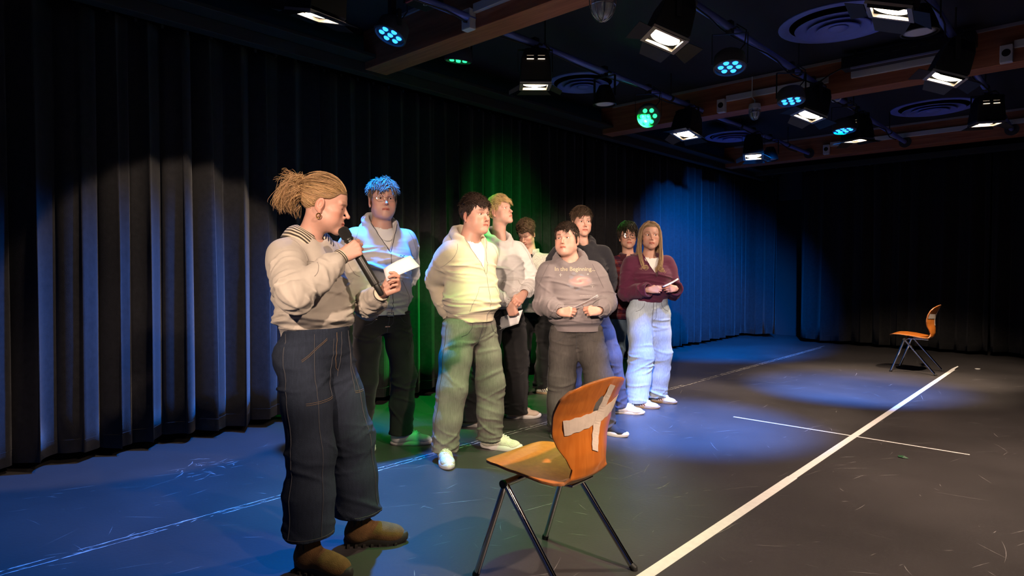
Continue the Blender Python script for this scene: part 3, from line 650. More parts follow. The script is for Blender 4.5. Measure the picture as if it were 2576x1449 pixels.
        for ax in range(3):
            A = [slice(1, -1)]*3; A[ax] = slice(0, -1); B = list(A); B[ax] = slice(1, None)
            ia, ib = I[tuple(A)], I[tuple(B)]
            for up in (True, False):
                e = np.argwhere((ia & ~ib) if up else (~ia & ib))
                if len(e) == 0: continue
                e = e + 1; e[:, ax] -= 1
                o1, o2 = [(1, 2), (2, 0), (0, 1)][ax]; q = []
                for du, dv in ((0, 0), (1, 0), (1, 1), (0, 1)):
                    g = e.copy(); g[:, o1] -= du; g[:, o2] -= dv; q.append(ids[g[:, 0], g[:, 1], g[:, 2]])
                q = np.stack(q, 1); F.append(q if up else q[:, ::-1])
        F = np.concatenate(F)
        for _ in range(smooth):
            E = np.concatenate([F[:, [0, 1]], F[:, [1, 2]], F[:, [2, 3]], F[:, [3, 0]]]); S = np.zeros_like(V); C = np.zeros(N)
            np.add.at(S, E[:, 0], V[E[:, 1]]); np.add.at(C, E[:, 0], 1); np.add.at(S, E[:, 1], V[E[:, 0]]); np.add.at(C, E[:, 1], 1)
            V = 0.5*V + 0.5*S/np.maximum(C, 1)[:, None]
        return V.astype(np.float64), F

def np_mesh(name, V, F, m, parent=None, col=None, smooth=True):
    me = bpy.data.meshes.new(name); me.vertices.add(len(V)); me.vertices.foreach_set('co', np.asarray(V, np.float32).ravel())
    k = F.shape[1]; me.loops.add(F.size); me.loops.foreach_set('vertex_index', F.astype(np.int32).ravel())
    me.polygons.add(len(F)); me.polygons.foreach_set('loop_start', np.arange(0, F.size, k, dtype=np.int32))
    me.polygons.foreach_set('loop_total', np.full(len(F), k, np.int32))
    me.update(calc_edges=True); me.validate()
    if smooth: me.polygons.foreach_set('use_smooth', np.ones(len(me.polygons), bool))
    for mm in (m if isinstance(m, (list, tuple)) else [m]): me.materials.append(mm)
    if col is not None:
        a = me.color_attributes.new('Col', 'FLOAT_COLOR', 'POINT'); a.data.foreach_set('color', np.c_[col, np.ones(len(V))].astype(np.float32).ravel())
    o = bpy.data.objects.new(name, me); COL.objects.link(o)
    if parent is not None: o.parent = parent
    return o

def creases(seed, zones, n=14, per=2*math.pi):
    """discrete slanted creases over (length, angle); zones = [(centre, spread, weight)], heights about 0..1"""
    g = np.random.RandomState(seed); w = np.array([z[2] for z in zones], float); w /= w.sum(); E = []
    for _ in range(n):
        z = zones[g.choice(len(zones), p=w)]
        E.append((z[0]+g.normal(0, z[1]), g.uniform(0, per), g.normal(0, .034), g.uniform(.0085, .0150), g.uniform(.8, 1.7), g.uniform(.45, 1.05)))
    s0_ = min(z[0] for z in zones)-.35; NS, NA = 700, 256; ds = (max(z[0] for z in zones)+.35-s0_)/NS
    S, A = np.meshgrid(s0_+ds*(np.arange(NS)+.5), -math.pi+per*(np.arange(NA)+.5)/NA, indexing='ij'); tab = np.zeros((NS, NA), np.float32)
    for s0, a0, k, wd, da, am in E:
        d = (A-a0+math.pi) % per - math.pi; x = (S-s0-k*d-.010*np.sin(2.2*d+s0*40))/wd; x2 = x*x; tab += (am*(1-.75*x2)*np.exp(-x2-(d/da)**2)).astype(np.float32)
    def f(s, a):
        i = np.clip((s-s0_)/ds, 0, NS-1).astype(np.int32); j = np.clip((a+math.pi)*(NA/per), 0, NA-1).astype(np.int32)
        return tab[i, j]
    return f
def bump1(s, c, w): return np.exp(-((s-c)/w)**2)
# ---------------------------------------------------------------- people: materials
M_skin = mat('skin', (0.6, 0.4, 0.3), 0.48, attr='Col', bump=(260, 0.05, 2), sss=0.25, spec=0.4)
M_hair = mat('hair', (0.1, 0.06, 0.03), 0.55, attr='Col', spec=0.28)
M_eyew = mat('eye_white', (0.72, 0.70, 0.68), 0.2); M_iris_b = mat('iris_brown', (0.06, 0.03, 0.015), 0.15); M_iris_l = mat('iris_blue', (0.10, 0.16, 0.22), 0.15)
M_pupil = mat('pupil', (0.004, 0.004, 0.004), 0.1)
def fabric(name, c, var=0.08, sheen=0.25, scale=14, b=(700, 0.3)):
    return mat(name, c, 0.9, noise=(scale, var), bump=(b[0], b[1], 2), sheen=sheen, spec=0.2)
def denim(name, c, fade=.35, fs=3.0):
    m = mat(name, c, .9, noise=(fs, fade), bump=(420, .35, 3), spec=.15); nt = m.node_tree; L = nt.links.new; b = nt.nodes['Principled BSDF']
    src = b.inputs['Base Color'].links[0].from_socket; tc = nt.nodes.new('ShaderNodeTexCoord'); mp = nt.nodes.new('ShaderNodeMapping'); mp.inputs['Scale'].default_value = (140, 140, 16); L(tc.outputs['Object'], mp.inputs[0])
    n = nt.nodes.new('ShaderNodeTexNoise'); n.inputs['Scale'].default_value = 1.0; n.inputs['Detail'].default_value = 4; L(mp.outputs[0], n.inputs['Vector'])
    mr = nt.nodes.new('ShaderNodeMapRange'); mr.inputs[1].default_value = .3; mr.inputs[2].default_value = .7; mr.inputs[3].default_value = .86; mr.inputs[4].default_value = 1.14; L(n.outputs['Fac'], mr.inputs[0])
    mx = nt.nodes.new('ShaderNodeMix'); mx.data_type = 'RGBA'; mx.blend_type = 'MULTIPLY'; mx.inputs[0].default_value = 1; L(src, mx.inputs[6]); L(mr.outputs[0], mx.inputs[7]); L(mx.outputs[2], b.inputs['Base Color']); return m
def attrfabric(name, var=0.08, b=(700, 0.3), sc=30):
    return mat(name, (1, 1, 1), 0.9, attr='Col', noise=(sc, var), bump=(b[0], b[1], 2), spec=0.2)

def rotm(yaw=0, pitch=0, roll=0):
    """yaw left positive, pitch up positive, roll to the right shoulder positive (degrees)"""
    return Matrix.Rotation(R(yaw), 3, 'Z') @ Matrix.Rotation(R(pitch), 3, 'X') @ Matrix.Rotation(R(roll), 3, 'Y')
def T(Mx, off, V): return V @ np.array(Mx).T + np.array(off)

# ---------------------------------------------------------------- head
def head_mesh(hm, hp, neck_pts, neck_r, skin, hairc, o):
    """head+neck surface in head space (eyes at z=0, face towards +y), returned in body space with colours.
    hm: 3x3 rotation*scale, hp: origin; neck_pts: body-space points from throat to chest"""
    h = o.get('vox', 0.0026); inv = np.linalg.inv(np.array(hm)); fw_ = o.get('face_w', 1.0); jw = o.get('jaw', 1.0); fat = o.get('fat', 0.0)
    nb = [inv @ (np.array(p)-np.array(hp)) for p in neck_pts]; sc = float(np.linalg.norm(np.array(hm)[:, 0])); nr = [r/sc for r in neck_r]
    lo = np.minimum(np.array([-.105, -.125, -.14]), np.min(nb, 0)-max(nr)*1.5-.02); hi = np.maximum(np.array([.105, .14, .125]), np.max(nb[:1], 0)+.07)
    g = Field(lo, hi, h)
    g.ell((0, 0, .034), (.0755*fw_, .098, .081), .02)
    g.ell((0, .029, -.040), (.061*fw_, .066, .079), .03)
    for s in (-1, 1):
        g.cone((s*.049*jw, .010, -.066), (s*.012, .078, -.101), .019+fat*.5, .016, .022)
        g.ell((s*.044*fw_, .056, -.024), (.023, .027, .019), .02)
        g.ell((s*.040*fw_, .052, -.060), (.022+fat, .028+fat, .026+fat), .025)
        g.cone((s*.012, .0905, .020), (s*.044, .076, .017), .0095, .0085, .012)
    g.ell((0, .084, -.102), (.018, .015, .015), .016)
    if fat: g.ell((0, .045, -.100), (.045, .045, .022+fat), .03)
    g.ell((0, .077, -.066), (.029, .026, .025), .02)
    ex = .0315
    for s in (-1, 1): g.ell((s*.032, .1005, .001), (.019, .017, .0115), .010, '-')
    # eyelids: a shell round the eyeball with an almond slit
    op = o.get('eye', 1.0)
    for s in (-1, 1):
        g.ell((s*ex, .0745, 0), .0143, .004)
        if op > .05: g.ell((s*ex, .0905, -.0004), (.0125, .012, .0016+.0038*op), .0015, '-')
    nz = o.get('nose', 1.0)*.93; nu = o.get('nup', .0015)
    g.cone((0, .0885, .007), (0, .112*1+.002*nz, -.033+nu), .0064, .0084*nz, .010)
    g.ell((0, .1150+.001*nz, -.0380+nu), (.0096*nz, .0090, .0082), .007)
    for s in (-1, 1): g.ell((s*.0116*nz, .1000, -.0420+nu*.6), (.0064, .0082, .0064), .006); g.ell((s*.0058, .1085, -.0490), (.0032, .0045, .0032), .002, '-')
    lt = o.get('lips', 1.0)
    g.chain([(-.0235, .091, -.0688), (-.009, .1015, -.0650), (0, .1020, -.0658), (.009, .1015, -.0650), (.0235, .091, -.0688)], [.0030, .0046*lt, .0044*lt, .0046*lt, .0030], .004)
    g.chain([(-.0200, .0915, -.0712), (0, .1010, -.0752), (.0200, .0915, -.0712)], [.0032, .0062*lt, .0032], .004)
    g.chain([(-.0225, .0945, -.0697), (0, .1075, -.0700), (.0225, .0945, -.0697)], [.0014, .0020, .0014], .002, '-')
    E_ = np.array(Matrix.Rotation(R(-12), 3, 'X'))
    for s in (-1, 1):
        ME = np.array(Matrix.Rotation(R(s*-18), 3, 'Z')) @ E_; ed = .074*fw_+.004
        g.ell((s*ed, -.008, -.010), (.0075, .0195, .0315), .007, '+', ME); g.ell((s*(ed+.008), -.003, -.006), (.0062, .0105, .0185), .003, '-', ME)
        g.ell((s*(ed-.001), -.002, -.040), (.006, .008, .010), .006)
    g.chain(nb, nr, .028)
    V, F = g.mesh(1)
    x, y, z = V.T; C = np.tile(np.array(skin), (len(V), 1)); G = lambda cx, cy, cz, rx, ry, rz: np.exp(-(((x-cx)/rx)**2+((y-cy)/ry)**2+((z-cz)/rz)**2))
    def mixc(C, c, w): w = np.clip(w, 0, 1)[:, None]; return C*(1-w)+np.array(c)*w
    red = np.array(skin)*np.array([1.04, .74, .66])
    C = mixc(C, red, .55*(G(.045, .07, -.035, .026, .04, .024)+G(-.045, .07, -.035, .026, .04, .024))+.6*G(0, .114, -.04, .016, .02, .014)+.7*(G(.085, -.01, -.01, .016, .03, .04)+G(-.085, -.01, -.01, .016, .03, .04)))
    lipc = o.get('lipc', np.array(skin)*np.array([.86, .42, .40]))
    lip = np.clip(1.5*np.exp(-((z+.0700-.0022*np.cos(x*90))/.0072)**4)*(np.abs(x) < .0245)*(y > .088), 0, 1)*np.clip((.0255-np.abs(x))/.006, 0, 1)
    C = mixc(C, lipc, lip*.9); C = mixc(C, np.array(lipc)*.45, np.exp(-((z+.0698)/.0016)**2)*(np.abs(x) < .022)*(y > .09))  # dark lip line paints in the shade of the mouth groove
    bz = .0215 + .005*(1-((np.abs(x)-.034)/.022)**2)
    brow = np.exp(-((z-bz)/.0038)**2)*np.clip((.054-np.abs(x))/.012, 0, 1)*np.clip((np.abs(x)-.010)/.006, 0, 1)*(y > .05)
    C = mixc(C, o.get('browc', np.array(hairc)*.8), brow*o.get('brow', .85))
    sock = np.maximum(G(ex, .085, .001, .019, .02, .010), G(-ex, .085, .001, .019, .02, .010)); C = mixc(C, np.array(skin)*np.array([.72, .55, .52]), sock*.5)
    lash = (np.exp(-((np.abs(x)-ex)/.0125)**4))*np.exp(-((z-(.0042*op-.0006)*(1-((np.abs(x)-ex)/.016)**2))/.0017)**2)*(y > .07)
    C = mixc(C, np.array(hairc)*.35, lash*.75)
    stub = o.get('stubble', 0)
    if stub: C = mixc(C, np.array(skin)*np.array([.6, .55, .55]), stub*np.clip((-.052-z)/.02, 0, 1)*(y > -.0)*(lip < .3)*np.clip((z+.13)/.02, 0, 1))
    mole = o.get('mole')
    if mole is not None: C = mixc(C, (.10, .04, .03), G(*mole, .0035, .0035, .0035)*1.5)
    return T(hm, hp, V), F, C

def eyeballs(root, hm, hp, gaze=(0, 0), iris=None):
    for s in (-1, 1):
        mb = MB(); n = 14; m = 12; vs = []; d = Vector((math.sin(R(gaze[0])), math.cos(R(gaze[0])), math.sin(R(gaze[1])))).normalized(); q = d.to_track_quat('Z', 'Y')
        prof = [(0.0125*math.sin(a), 0.0125*math.cos(a)) for a in np.linspace(0.0, math.pi*.62, m)]
        rings = []
        for r_, z_ in prof:
            for k in range(n):
                a = 2*math.pi*k/n; v = q @ Vector((r_*math.cos(a), r_*math.sin(a), z_)); vs.append(v + Vector((s*.0315, .0752, 0)))
        fs = [(i*n+k, i*n+(k+1) % n, (i+1)*n+(k+1) % n, (i+1)*n+k) for i in range(m-1) for k in range(n)]
        mb.add(T(hm, hp, np.array(vs)), fs); mb.m = [2 if f[0]//n < 1 else (1 if f[0]//n < 3 else 0) for f in fs]
        mb.build('eye', [M_eyew, iris or M_iris_b, M_pupil], root, smooth='full')

# ---------------------------------------------------------------- hair
def hair_cap(o):
    """implicit hair volume in head space; returns mesh and the distance function used to keep locks outside"""
    tt, ts, tb = o.get('top', .022), o.get('side', .008), o.get('back', .012)
    hy, hz = o.get('hl', ([-.13, -.06, -.028, -.012, .004, .030, .052, .075, .12], [-.078, -.070, -.045, .012, .004, .016, .040, .060, .063]))
    c = np.array([0, -.004, .034+tt*.25]); r = np.array([.0755*o.get('face_w', 1)+ts, .100+tb*.6, .081+tt*.75])
    def dist(P):
        q = (P-c)/r; k0 = np.sqrt((q**2).sum(-1)); k1 = np.sqrt(((P-c)**2/r**4).sum(-1)); return k0*(k0-1)/np.maximum(k1, 1e-6)
    g = Field((-.115, -.135 if not o.get('core') else -.21, -.09), (.115, .13, .15), o.get('hvox', .004))
    rg = np.random.RandomState(o.get('seed', 1)); K = rg.normal(0, 1, (6, 3)); ph = rg.uniform(0, 6.28, 6)
    g.ell(c, r, .01)
    x, y, z = g.ax[0][:, None, None], g.ax[1][None, :, None], g.ax[2][None, None, :]
    nse = 0
    for i in range(6): nse = nse + np.sin((K[i, 0]*x+K[i, 1]*y+K[i, 2]*z)*o.get('nf', 70)+ph[i])
    g.d -= (nse*o.get('na', .0016)).astype(np.float32)
    hl = np.interp(g.ax[1], hy, hz)[None, :, None] + o.get('hlx', 0.0)*np.abs(x)/.07
    g.d = np.maximum(g.d, ((hl - z)*.9).astype(np.float32))
    for cc_, rr_ in o.get('core', []): g.ell(cc_, rr_, .012)
    V, F = g.mesh(1); return V, F, dist
def hair(root, hm, hp, o, hairc):
    V, F, dist = hair_cap(o); rg = np.random.RandomState(o.get('seed', 1)+50); hc = np.array(hairc)
    style = o['style']; n = o.get('locks', 600); nl = o.get('len', .05); rad = o.get('lr', .0026)
    ok = V[(dist(V) > -.012) & (V[:, 1] > -.125)]
    if style == 'part': ok = ok[~((ok[:, 1] > .05) & (ok[:, 2] < .088))]
    roots = ok[rg.randint(0, len(ok), n)]
    c = np.array([0, -.004, .034]); e2 = np.array([.08, .10, .09])**2; seg = o.get('seg', 5); sides = 3; part = o.get('part', 0.0); swirl = o.get('curl', 0.0)
    allV = [V]; allF = [F]; cc = [np.tile(hc*.55, (len(V), 1))*(1+.25*rg.uniform(-1, 1, (len(V), 1)))]; off = len(V)
    N_ = lambda a: a/np.maximum(np.linalg.norm(a, axis=1), 1e-6)[:, None]
    p = roots.copy(); nn = N_((p-c)/e2); x, y, z = p.T; L = nl*rg.uniform(.6, 1.25, n); U = lambda s_=1: rg.normal(0, s_, n)
    K = rg.normal(0, 1, (3, 3))*o.get('flow', 26); F0 = np.sin(p@K+rg.uniform(0, 6, 3))   # smooth flow variation over the scalp
    tgt = np.array(o.get('tail', (0, -.115, .03))); wob = rg.normal(0, .05, (n, 3)); rn = o.get('mess', .16)
    if style == 'crop':
        top_ = (z > .062) | (y > .07); d = np.stack([part*.9+.45*F0[:, 0]+U(rn)+.5*x/.07*o.get('splay', .4), .75+.35*F0[:, 1]+U(rn), -.10+U(rn)], 1)
        d2 = np.stack([U(.12), -.25+U(.12), -1.0+0*x], 1); d = np.where(top_[:, None], d, d2); up = np.where(top_, o.get('lift', .3)*(1+.5*F0[:, 2]), .05); L = np.where(top_, L, L*o.get('sidelen', .45))
    elif style == 'back': d = N_(tgt-p); up = 0*x; L = np.minimum(np.linalg.norm(tgt-p, axis=1)*1.05, .20)*rg.uniform(.5, 1, n)
    elif style == 'part':
        sx = np.sign(x); hi_ = z > .08; d = np.stack([sx*np.where(hi_, .8, .15), -.55+U(.1), np.where(hi_, -.55, -.8)], 1); up = 0*x+.03
    else:
        d = np.stack([.8*F0[:, 0]+U(.3), .25+.6*F0[:, 1]+U(.3), .4*F0[:, 2]-.6*(z < .05)], 1); up = np.where(z < .05, .15, .4); L = np.where(z < .05, L*o.get('sidelen', .55), L)
    d = N_(d-nn*(d*nn).sum(1)[:, None]); d = N_(d+nn*up[:, None]); side = np.cross(d, nn); fr = rg.uniform(0, 6.28, n); q = p-nn*.002; grav = o.get('grav', .22); pts = []
    for k in range(seg):
        pts.append(q.copy()); t_ = k/(seg-1); w = d+np.array([0, 0, -grav*t_*2.2])+side*(swirl*np.sin(fr+t_*7))[:, None]+nn*(.8*swirl*np.cos(fr+t_*7))[:, None]
        g_ = N_((q-c)/e2)
        if style == 'back': w = N_(tgt-q)+wob
        if style in ('back', 'part'):
            dt = (w*g_).sum(1)[:, None]; w = w-g_*np.where(dt < 0, dt, dt*.9)
        q = q+N_(w)*(L/(seg-1))[:, None]; dd = dist(q); lim = .0012+.0022*rg.rand(n); m_ = dd < lim; q[m_] += (N_((q-c)/e2)*(lim-dd)[:, None])[m_]
    P = np.stack(pts, 1); tn = np.gradient(P, axis=1); tn /= np.linalg.norm(tn, axis=2)[..., None]+1e-9; a = np.cross(tn, nn[:, None, :]); a /= np.linalg.norm(a, axis=2)[..., None]+1e-9; b = np.cross(tn, a)
    rr = (rad*rg.uniform(.6, 1.3, n))[:, None]*np.array([.8]+[1.1]*(seg-3)+[.75, .12])[None]
    ring = np.stack([P+(a*math.cos(2*math.pi*m/sides)*1.3+b*math.sin(2*math.pi*m/sides)*.75)*rr[..., None] for m in range(sides)], 2)   # n, seg, sides, 3
    f = np.array([(k*sides+m, k*sides+(m+1) % sides, (k+1)*sides+(m+1) % sides, (k+1)*sides+m) for k in range(seg-1) for m in range(sides)])
    allV.append(ring.reshape(-1, 3)); allF.append((f[None]+(np.arange(n)*seg*sides)[:, None, None]).reshape(-1, 4)+off); off += n*seg*sides
    br = hc[None]*rg.uniform(.66, 1.38, (n, 1))*np.stack([np.ones(n), rg.uniform(.94, 1.05, n), rg.uniform(.86, 1.05, n)], 1); cc.append(np.repeat(br, seg*sides, 0))
    for sv, sf, scc in o.get('extra', []):
        allV.append(sv); allF.append(sf+off); off += len(sv); cc.append(scc)
    return np_mesh('hair', T(hm, hp, np.concatenate(allV)), np.concatenate(allF), M_hair, root, np.concatenate(cc))
def lock_strands(paths, hc, seed, n, spread, rad, seg=9, jit=.004):
    """many strands scattered around guide curves (head space)"""
    rg = np.random.RandomState(seed); out = []; sides = 3
    for i in range(n):
        g = np.array(paths[rg.randint(len(paths))], float); t = np.linspace(0, 1, seg); k = np.linspace(0, 1, len(g))
        for _ in range(3):
            g = np.concatenate([g[:1], np.stack([g[:-1]*.75+g[1:]*.25, g[:-1]*.25+g[1:]*.75], 1).reshape(-1, 3), g[-1:]])
        k = np.linspace(0, 1, len(g))
        L = rg.uniform(.82, 1.04); P = np.stack([np.interp(t*min(1, L), k, g[:, j]) for j in range(3)], 1)
        o_ = rg.normal(0, 1, 3)*spread*.5; prof = np.interp(t, [0, .25, 1], [.35, 1, 1.15])[:, None]; P = P+o_*prof+np.stack([np.sin(t*6+rg.rand()*6)*jit for _ in range(3)], 1)
        tn = np.gradient(P, axis=0); tn /= np.linalg.norm(tn, axis=1)[:, None]+1e-9; a = np.cross(tn, (0.2, 1, .3)); a /= np.linalg.norm(a, axis=1)[:, None]+1e-9; b = np.cross(tn, a)
        rr = rad*rg.uniform(.6, 1.4)*np.interp(t, [0, .1, .8, 1], [.6, 1, .9, .12])
        v = np.stack([P+(a*math.cos(2*math.pi*m/sides)+b*math.sin(2*math.pi*m/sides))*rr[:, None] for m in range(sides)], 1).reshape(-1, 3)
        f = np.array([(q*sides+m, q*sides+(m+1) % sides, (q+1)*sides+(m+1) % sides, (q+1)*sides+m) for q in range(seg-1) for m in range(sides)])
        out.append((v, f, np.tile(np.array(hc)*rg.uniform(.6, 1.5)*np.array([1, rg.uniform(.94, 1.04), rg.uniform(.85, 1.05)]), (len(v), 1))))
    return out

# ---------------------------------------------------------------- hands
FING = [(-.029, .084, (.039, .024, .019), .0086), (-.0095, .090, (.044, .027, .020), .0088), (.010, .087, (.040, .025, .020), .0083), (.028, .079, (.031, .019, .018), .0073)]
POSES = {  # per finger (mcp, pip, dip) curl in degrees, then thumb points (thumb side is -x)
    'relaxed': ([(18, 28, 15), (22, 32, 18), (26, 36, 20), (30, 38, 22)], [(-.020, .018, -.006), (-.044, .052, -.022), (-.050, .082, -.032), (-.046, .104, -.040)]),
    'grip': ([(58, 78, 38), (66, 82, 42), (70, 84, 44), (74, 84, 44)], [(-.020, .018, -.010), (-.034, .052, -.034), (-.016, .074, -.052), (.006, .082, -.056)]),
    'pinch': ([(52, 62, 26), (62, 74, 36), (68, 80, 40), (72, 82, 42)], [(-.020, .018, -.008), (-.036, .056, -.028), (-.030, .084, -.040), (-.022, .106, -.046)]),
    'wrap': ([(38, 50, 28), (42, 52, 30), (44, 54, 30), (46, 54, 30)], [(-.020, .018, -.010), (-.040, .048, -.034), (-.036, .072, -.052), (-.024, .090, -.062)]),
}
def hand_mesh(wrist, fdir, back, right, pose, elbow, skin, sc=1.0, vox=.0028):
    """wrist point, finger direction, back-of-hand direction, elbow point (forearm continues to it); all in body space"""
    y = Vector(fdir).normalized(); z = Vector(back); z = (z-y*z.dot(y)).normalized(); x = y.cross(z); m = 1 if right else -1
    Mh = Matrix((x*sc, y*sc, z*sc)).transposed(); inv = np.linalg.inv(np.array(Mh))
    cur, th = POSES[pose]; g = Field((-.085, -.17, -.125), (.085, .21, .06), vox)
    e = inv @ (np.array(elbow)-np.array(wrist)); e = e/np.linalg.norm(e)*.15
    for i, (fx, fy, ls, r) in enumerate(FING):
        fx *= m
        g.cone((fx*.55, .004, 0), (fx, fy, .001), .0135, .0115, .012, flat=((0, 0, 1), .95))
        p = np.array([fx, fy, .0]); a = 0; spread = fx*1.2
        for j, L in enumerate(ls):
            a += R(cur[i][j]); q = p+np.array([math.sin(spread)*math.cos(a)*L, math.cos(a)*L, -math.sin(a)*L]); rr = r*(1-.07*j)
            g.cone(p, q, rr, rr*.94, .0035 if j else .008); p = q
    g.ell((m*-.016, .040, -.010), (.020, .032, .015), .012); g.ell((m*.020, .036, -.008), (.015, .034, .013), .012)
    tp = [(m*q[0], q[1], q[2]) for q in th]; g.chain(tp, [.0135, .0115, .0100, .0085], .006)
    g.chain([(0, .004, 0), e*.12, e], [.0235, .0235, .036], .015, flat=((0, 0, 1), .80))
    V, F = g.mesh(1); C = np.tile(np.array(skin), (len(V), 1)); xx, yy, zz = V.T
    w = np.clip((yy-.06)/.06, 0, 1)*.6
    C = C*(1-w[:, None])+np.array(skin)*np.array([1.03, .80, .74])*w[:, None]
    return T(Mh, wrist, V), F, C, Mh

# ---------------------------------------------------------------- shoes (local: heel at -y, toe at +y, sole on z=0)
def foot_outline(L, wd, n=40, toe=1.0):
    pts = []
    for k in range(n):
        a = 2*math.pi*k/n; s = math.sin(a); c = math.cos(a); yy = s*L/2
        t_ = (s+1)/2; w = np.interp(t_, [0, .12, .35, .68, .88, 1], [.62, .76, .70, 1.0, .92, .70])*wd/2
        pts.append((abs(c)**.8*math.copysign(1, c)*w + .006*toe*(t_-.4), yy+.03))
    return pts
def shoe_upper_field(kind, L=.285, wd=.102):
    g = Field((-.075, -.145, 0.006), (.075, .205, .26 if kind == 'boot' else .15), .0055); f = L/.285
    hi_ = dict(runner=.008, court=.003, slim=-.004, boot=.010, slip=-.004)[kind]
    g.ell((0, -.070*f, .045+hi_), (.037, .046, .046), .02); g.ell((0, .0, .045+hi_), (.041, .085, .040), .03); g.ell((.003, .098*f, .030+hi_*.6), (.046, .066, .030+hi_*.5), .03)
    g.cone((0, -.055, .055+hi_), (0, .045, .050+hi_), .038, .032, .03)
    if kind == 'boot':
        g.cone((0, -.050, .06), (0, -.042, .20), .047, .050, .03); g.ell((.002, .075, .050), (.046, .075, .036), .03)
    else:
        g.cone((0, -.060, .07), (0, -.052, .095+hi_), .040, .038, .02); g.fn((-.1, -.15, .08), (.1, .1, .2), lambda x, y, z: -(z-(.092+hi_))*1.0, .004, '-')
        g.cone((0, -.045, .13), (0, -.050, .08), .030, .028, .006, '-')
    g.fn((-.1, -.2, 0), (.1, .3, .05), lambda x, y, z: (z-.016), .002, '-')
    return g.mesh(1)
SHOE = {}
def shoe(root, kind, m_up, m_sole, x, y, yaw, mirror, m_lace=None, m_stripe=None, sc=1.0, z=0.0, pitch=0):
    key = (kind, mirror)
    if key not in SHOE:
        V, F = shoe_upper_field(kind)
        if mirror: V = V*np.array([-1, 1, 1]); F = F[:, ::-1]
        SHOE[key] = (V, F, BVHTree.FromPolygons([tuple(v) for v in V], [tuple(f) for f in F]))
    V, F, bv = SHOE[key]
    up = np_mesh('shoe', V, F, m_up, root); up.location = (x, y, z); up.rotation_euler = (R(pitch), 0, R(yaw)); up.scale = (sc,)*3
    th = dict(runner=.030, court=.026, slim=.020, boot=.038, slip=.028)[kind]
    ol = foot_outline(.296, .106 if kind != 'slim' else .094); mb = MB(); n = len(ol); vs = []; mx = -1 if mirror else 1
    rise = lambda yy: .010*max(0, (yy-.10)/.08)**2 + (.008 if kind == 'runner' and yy < -.05 else 0)
    for zz, k in ((0, .95), (.004, 1.0), (th*.6, 1.02), (th, .985), (th+.004, .93)):
        for (px, py) in ol: vs.append((px*k*mx, .03+(py-.03)*k, zz+rise(py)*(1 if zz > 0 else .6)))
    fs = [(i*n+k, i*n+(k+1) % n, (i+1)*n+(k+1) % n, (i+1)*n+k) for i in range(4) for k in range(n)]+[tuple(range(n))[::-1], tuple(4*n+k for k in range(n))]
    if mirror: fs = [f[::-1] for f in fs]
    mb.add(vs, fs); mb.build('sole', m_sole, up, smooth=True)
    def hit(px, py):
        h = bv.ray_cast(Vector((px*mx, py, .3)), Vector((0, 0, -1))); return h[0] if h[0] else Vector((px*mx, py, .05))
    if m_lace is not None:
        for k in range(5):
            yy = .005+.018*k; w = .022-.001*k; pts = [hit(-w+2*w*i/6, yy+(.004 if i % 2 else -.001))+Vector((0, 0, .0022)) for i in range(7)]
            MB().tube(pts, .0030, 6).build('lace', m_lace, up, smooth=True)
    if m_stripe is not None:
        for sd in (-1, 1):
            for k in range(3):
                vs = []; y0 = .035-.024*k
                for i in range(5):
                    zz = .026+.012*i
                    for dy in (0, .011):
                        h = bv.ray_cast(Vector((sd*.12, y0+dy-.012*i*.6, zz)), Vector((-sd, 0, 0))); p = h[0] if h[0] else Vector((sd*.03, y0+dy, zz)); vs.append(p+Vector((sd*.0012, 0, .0006)))
                MB().add(vs, [(2*i, 2*i+1, 2*i+3, 2*i+2) for i in range(4)]).build('stripe', m_stripe, up)
    return up

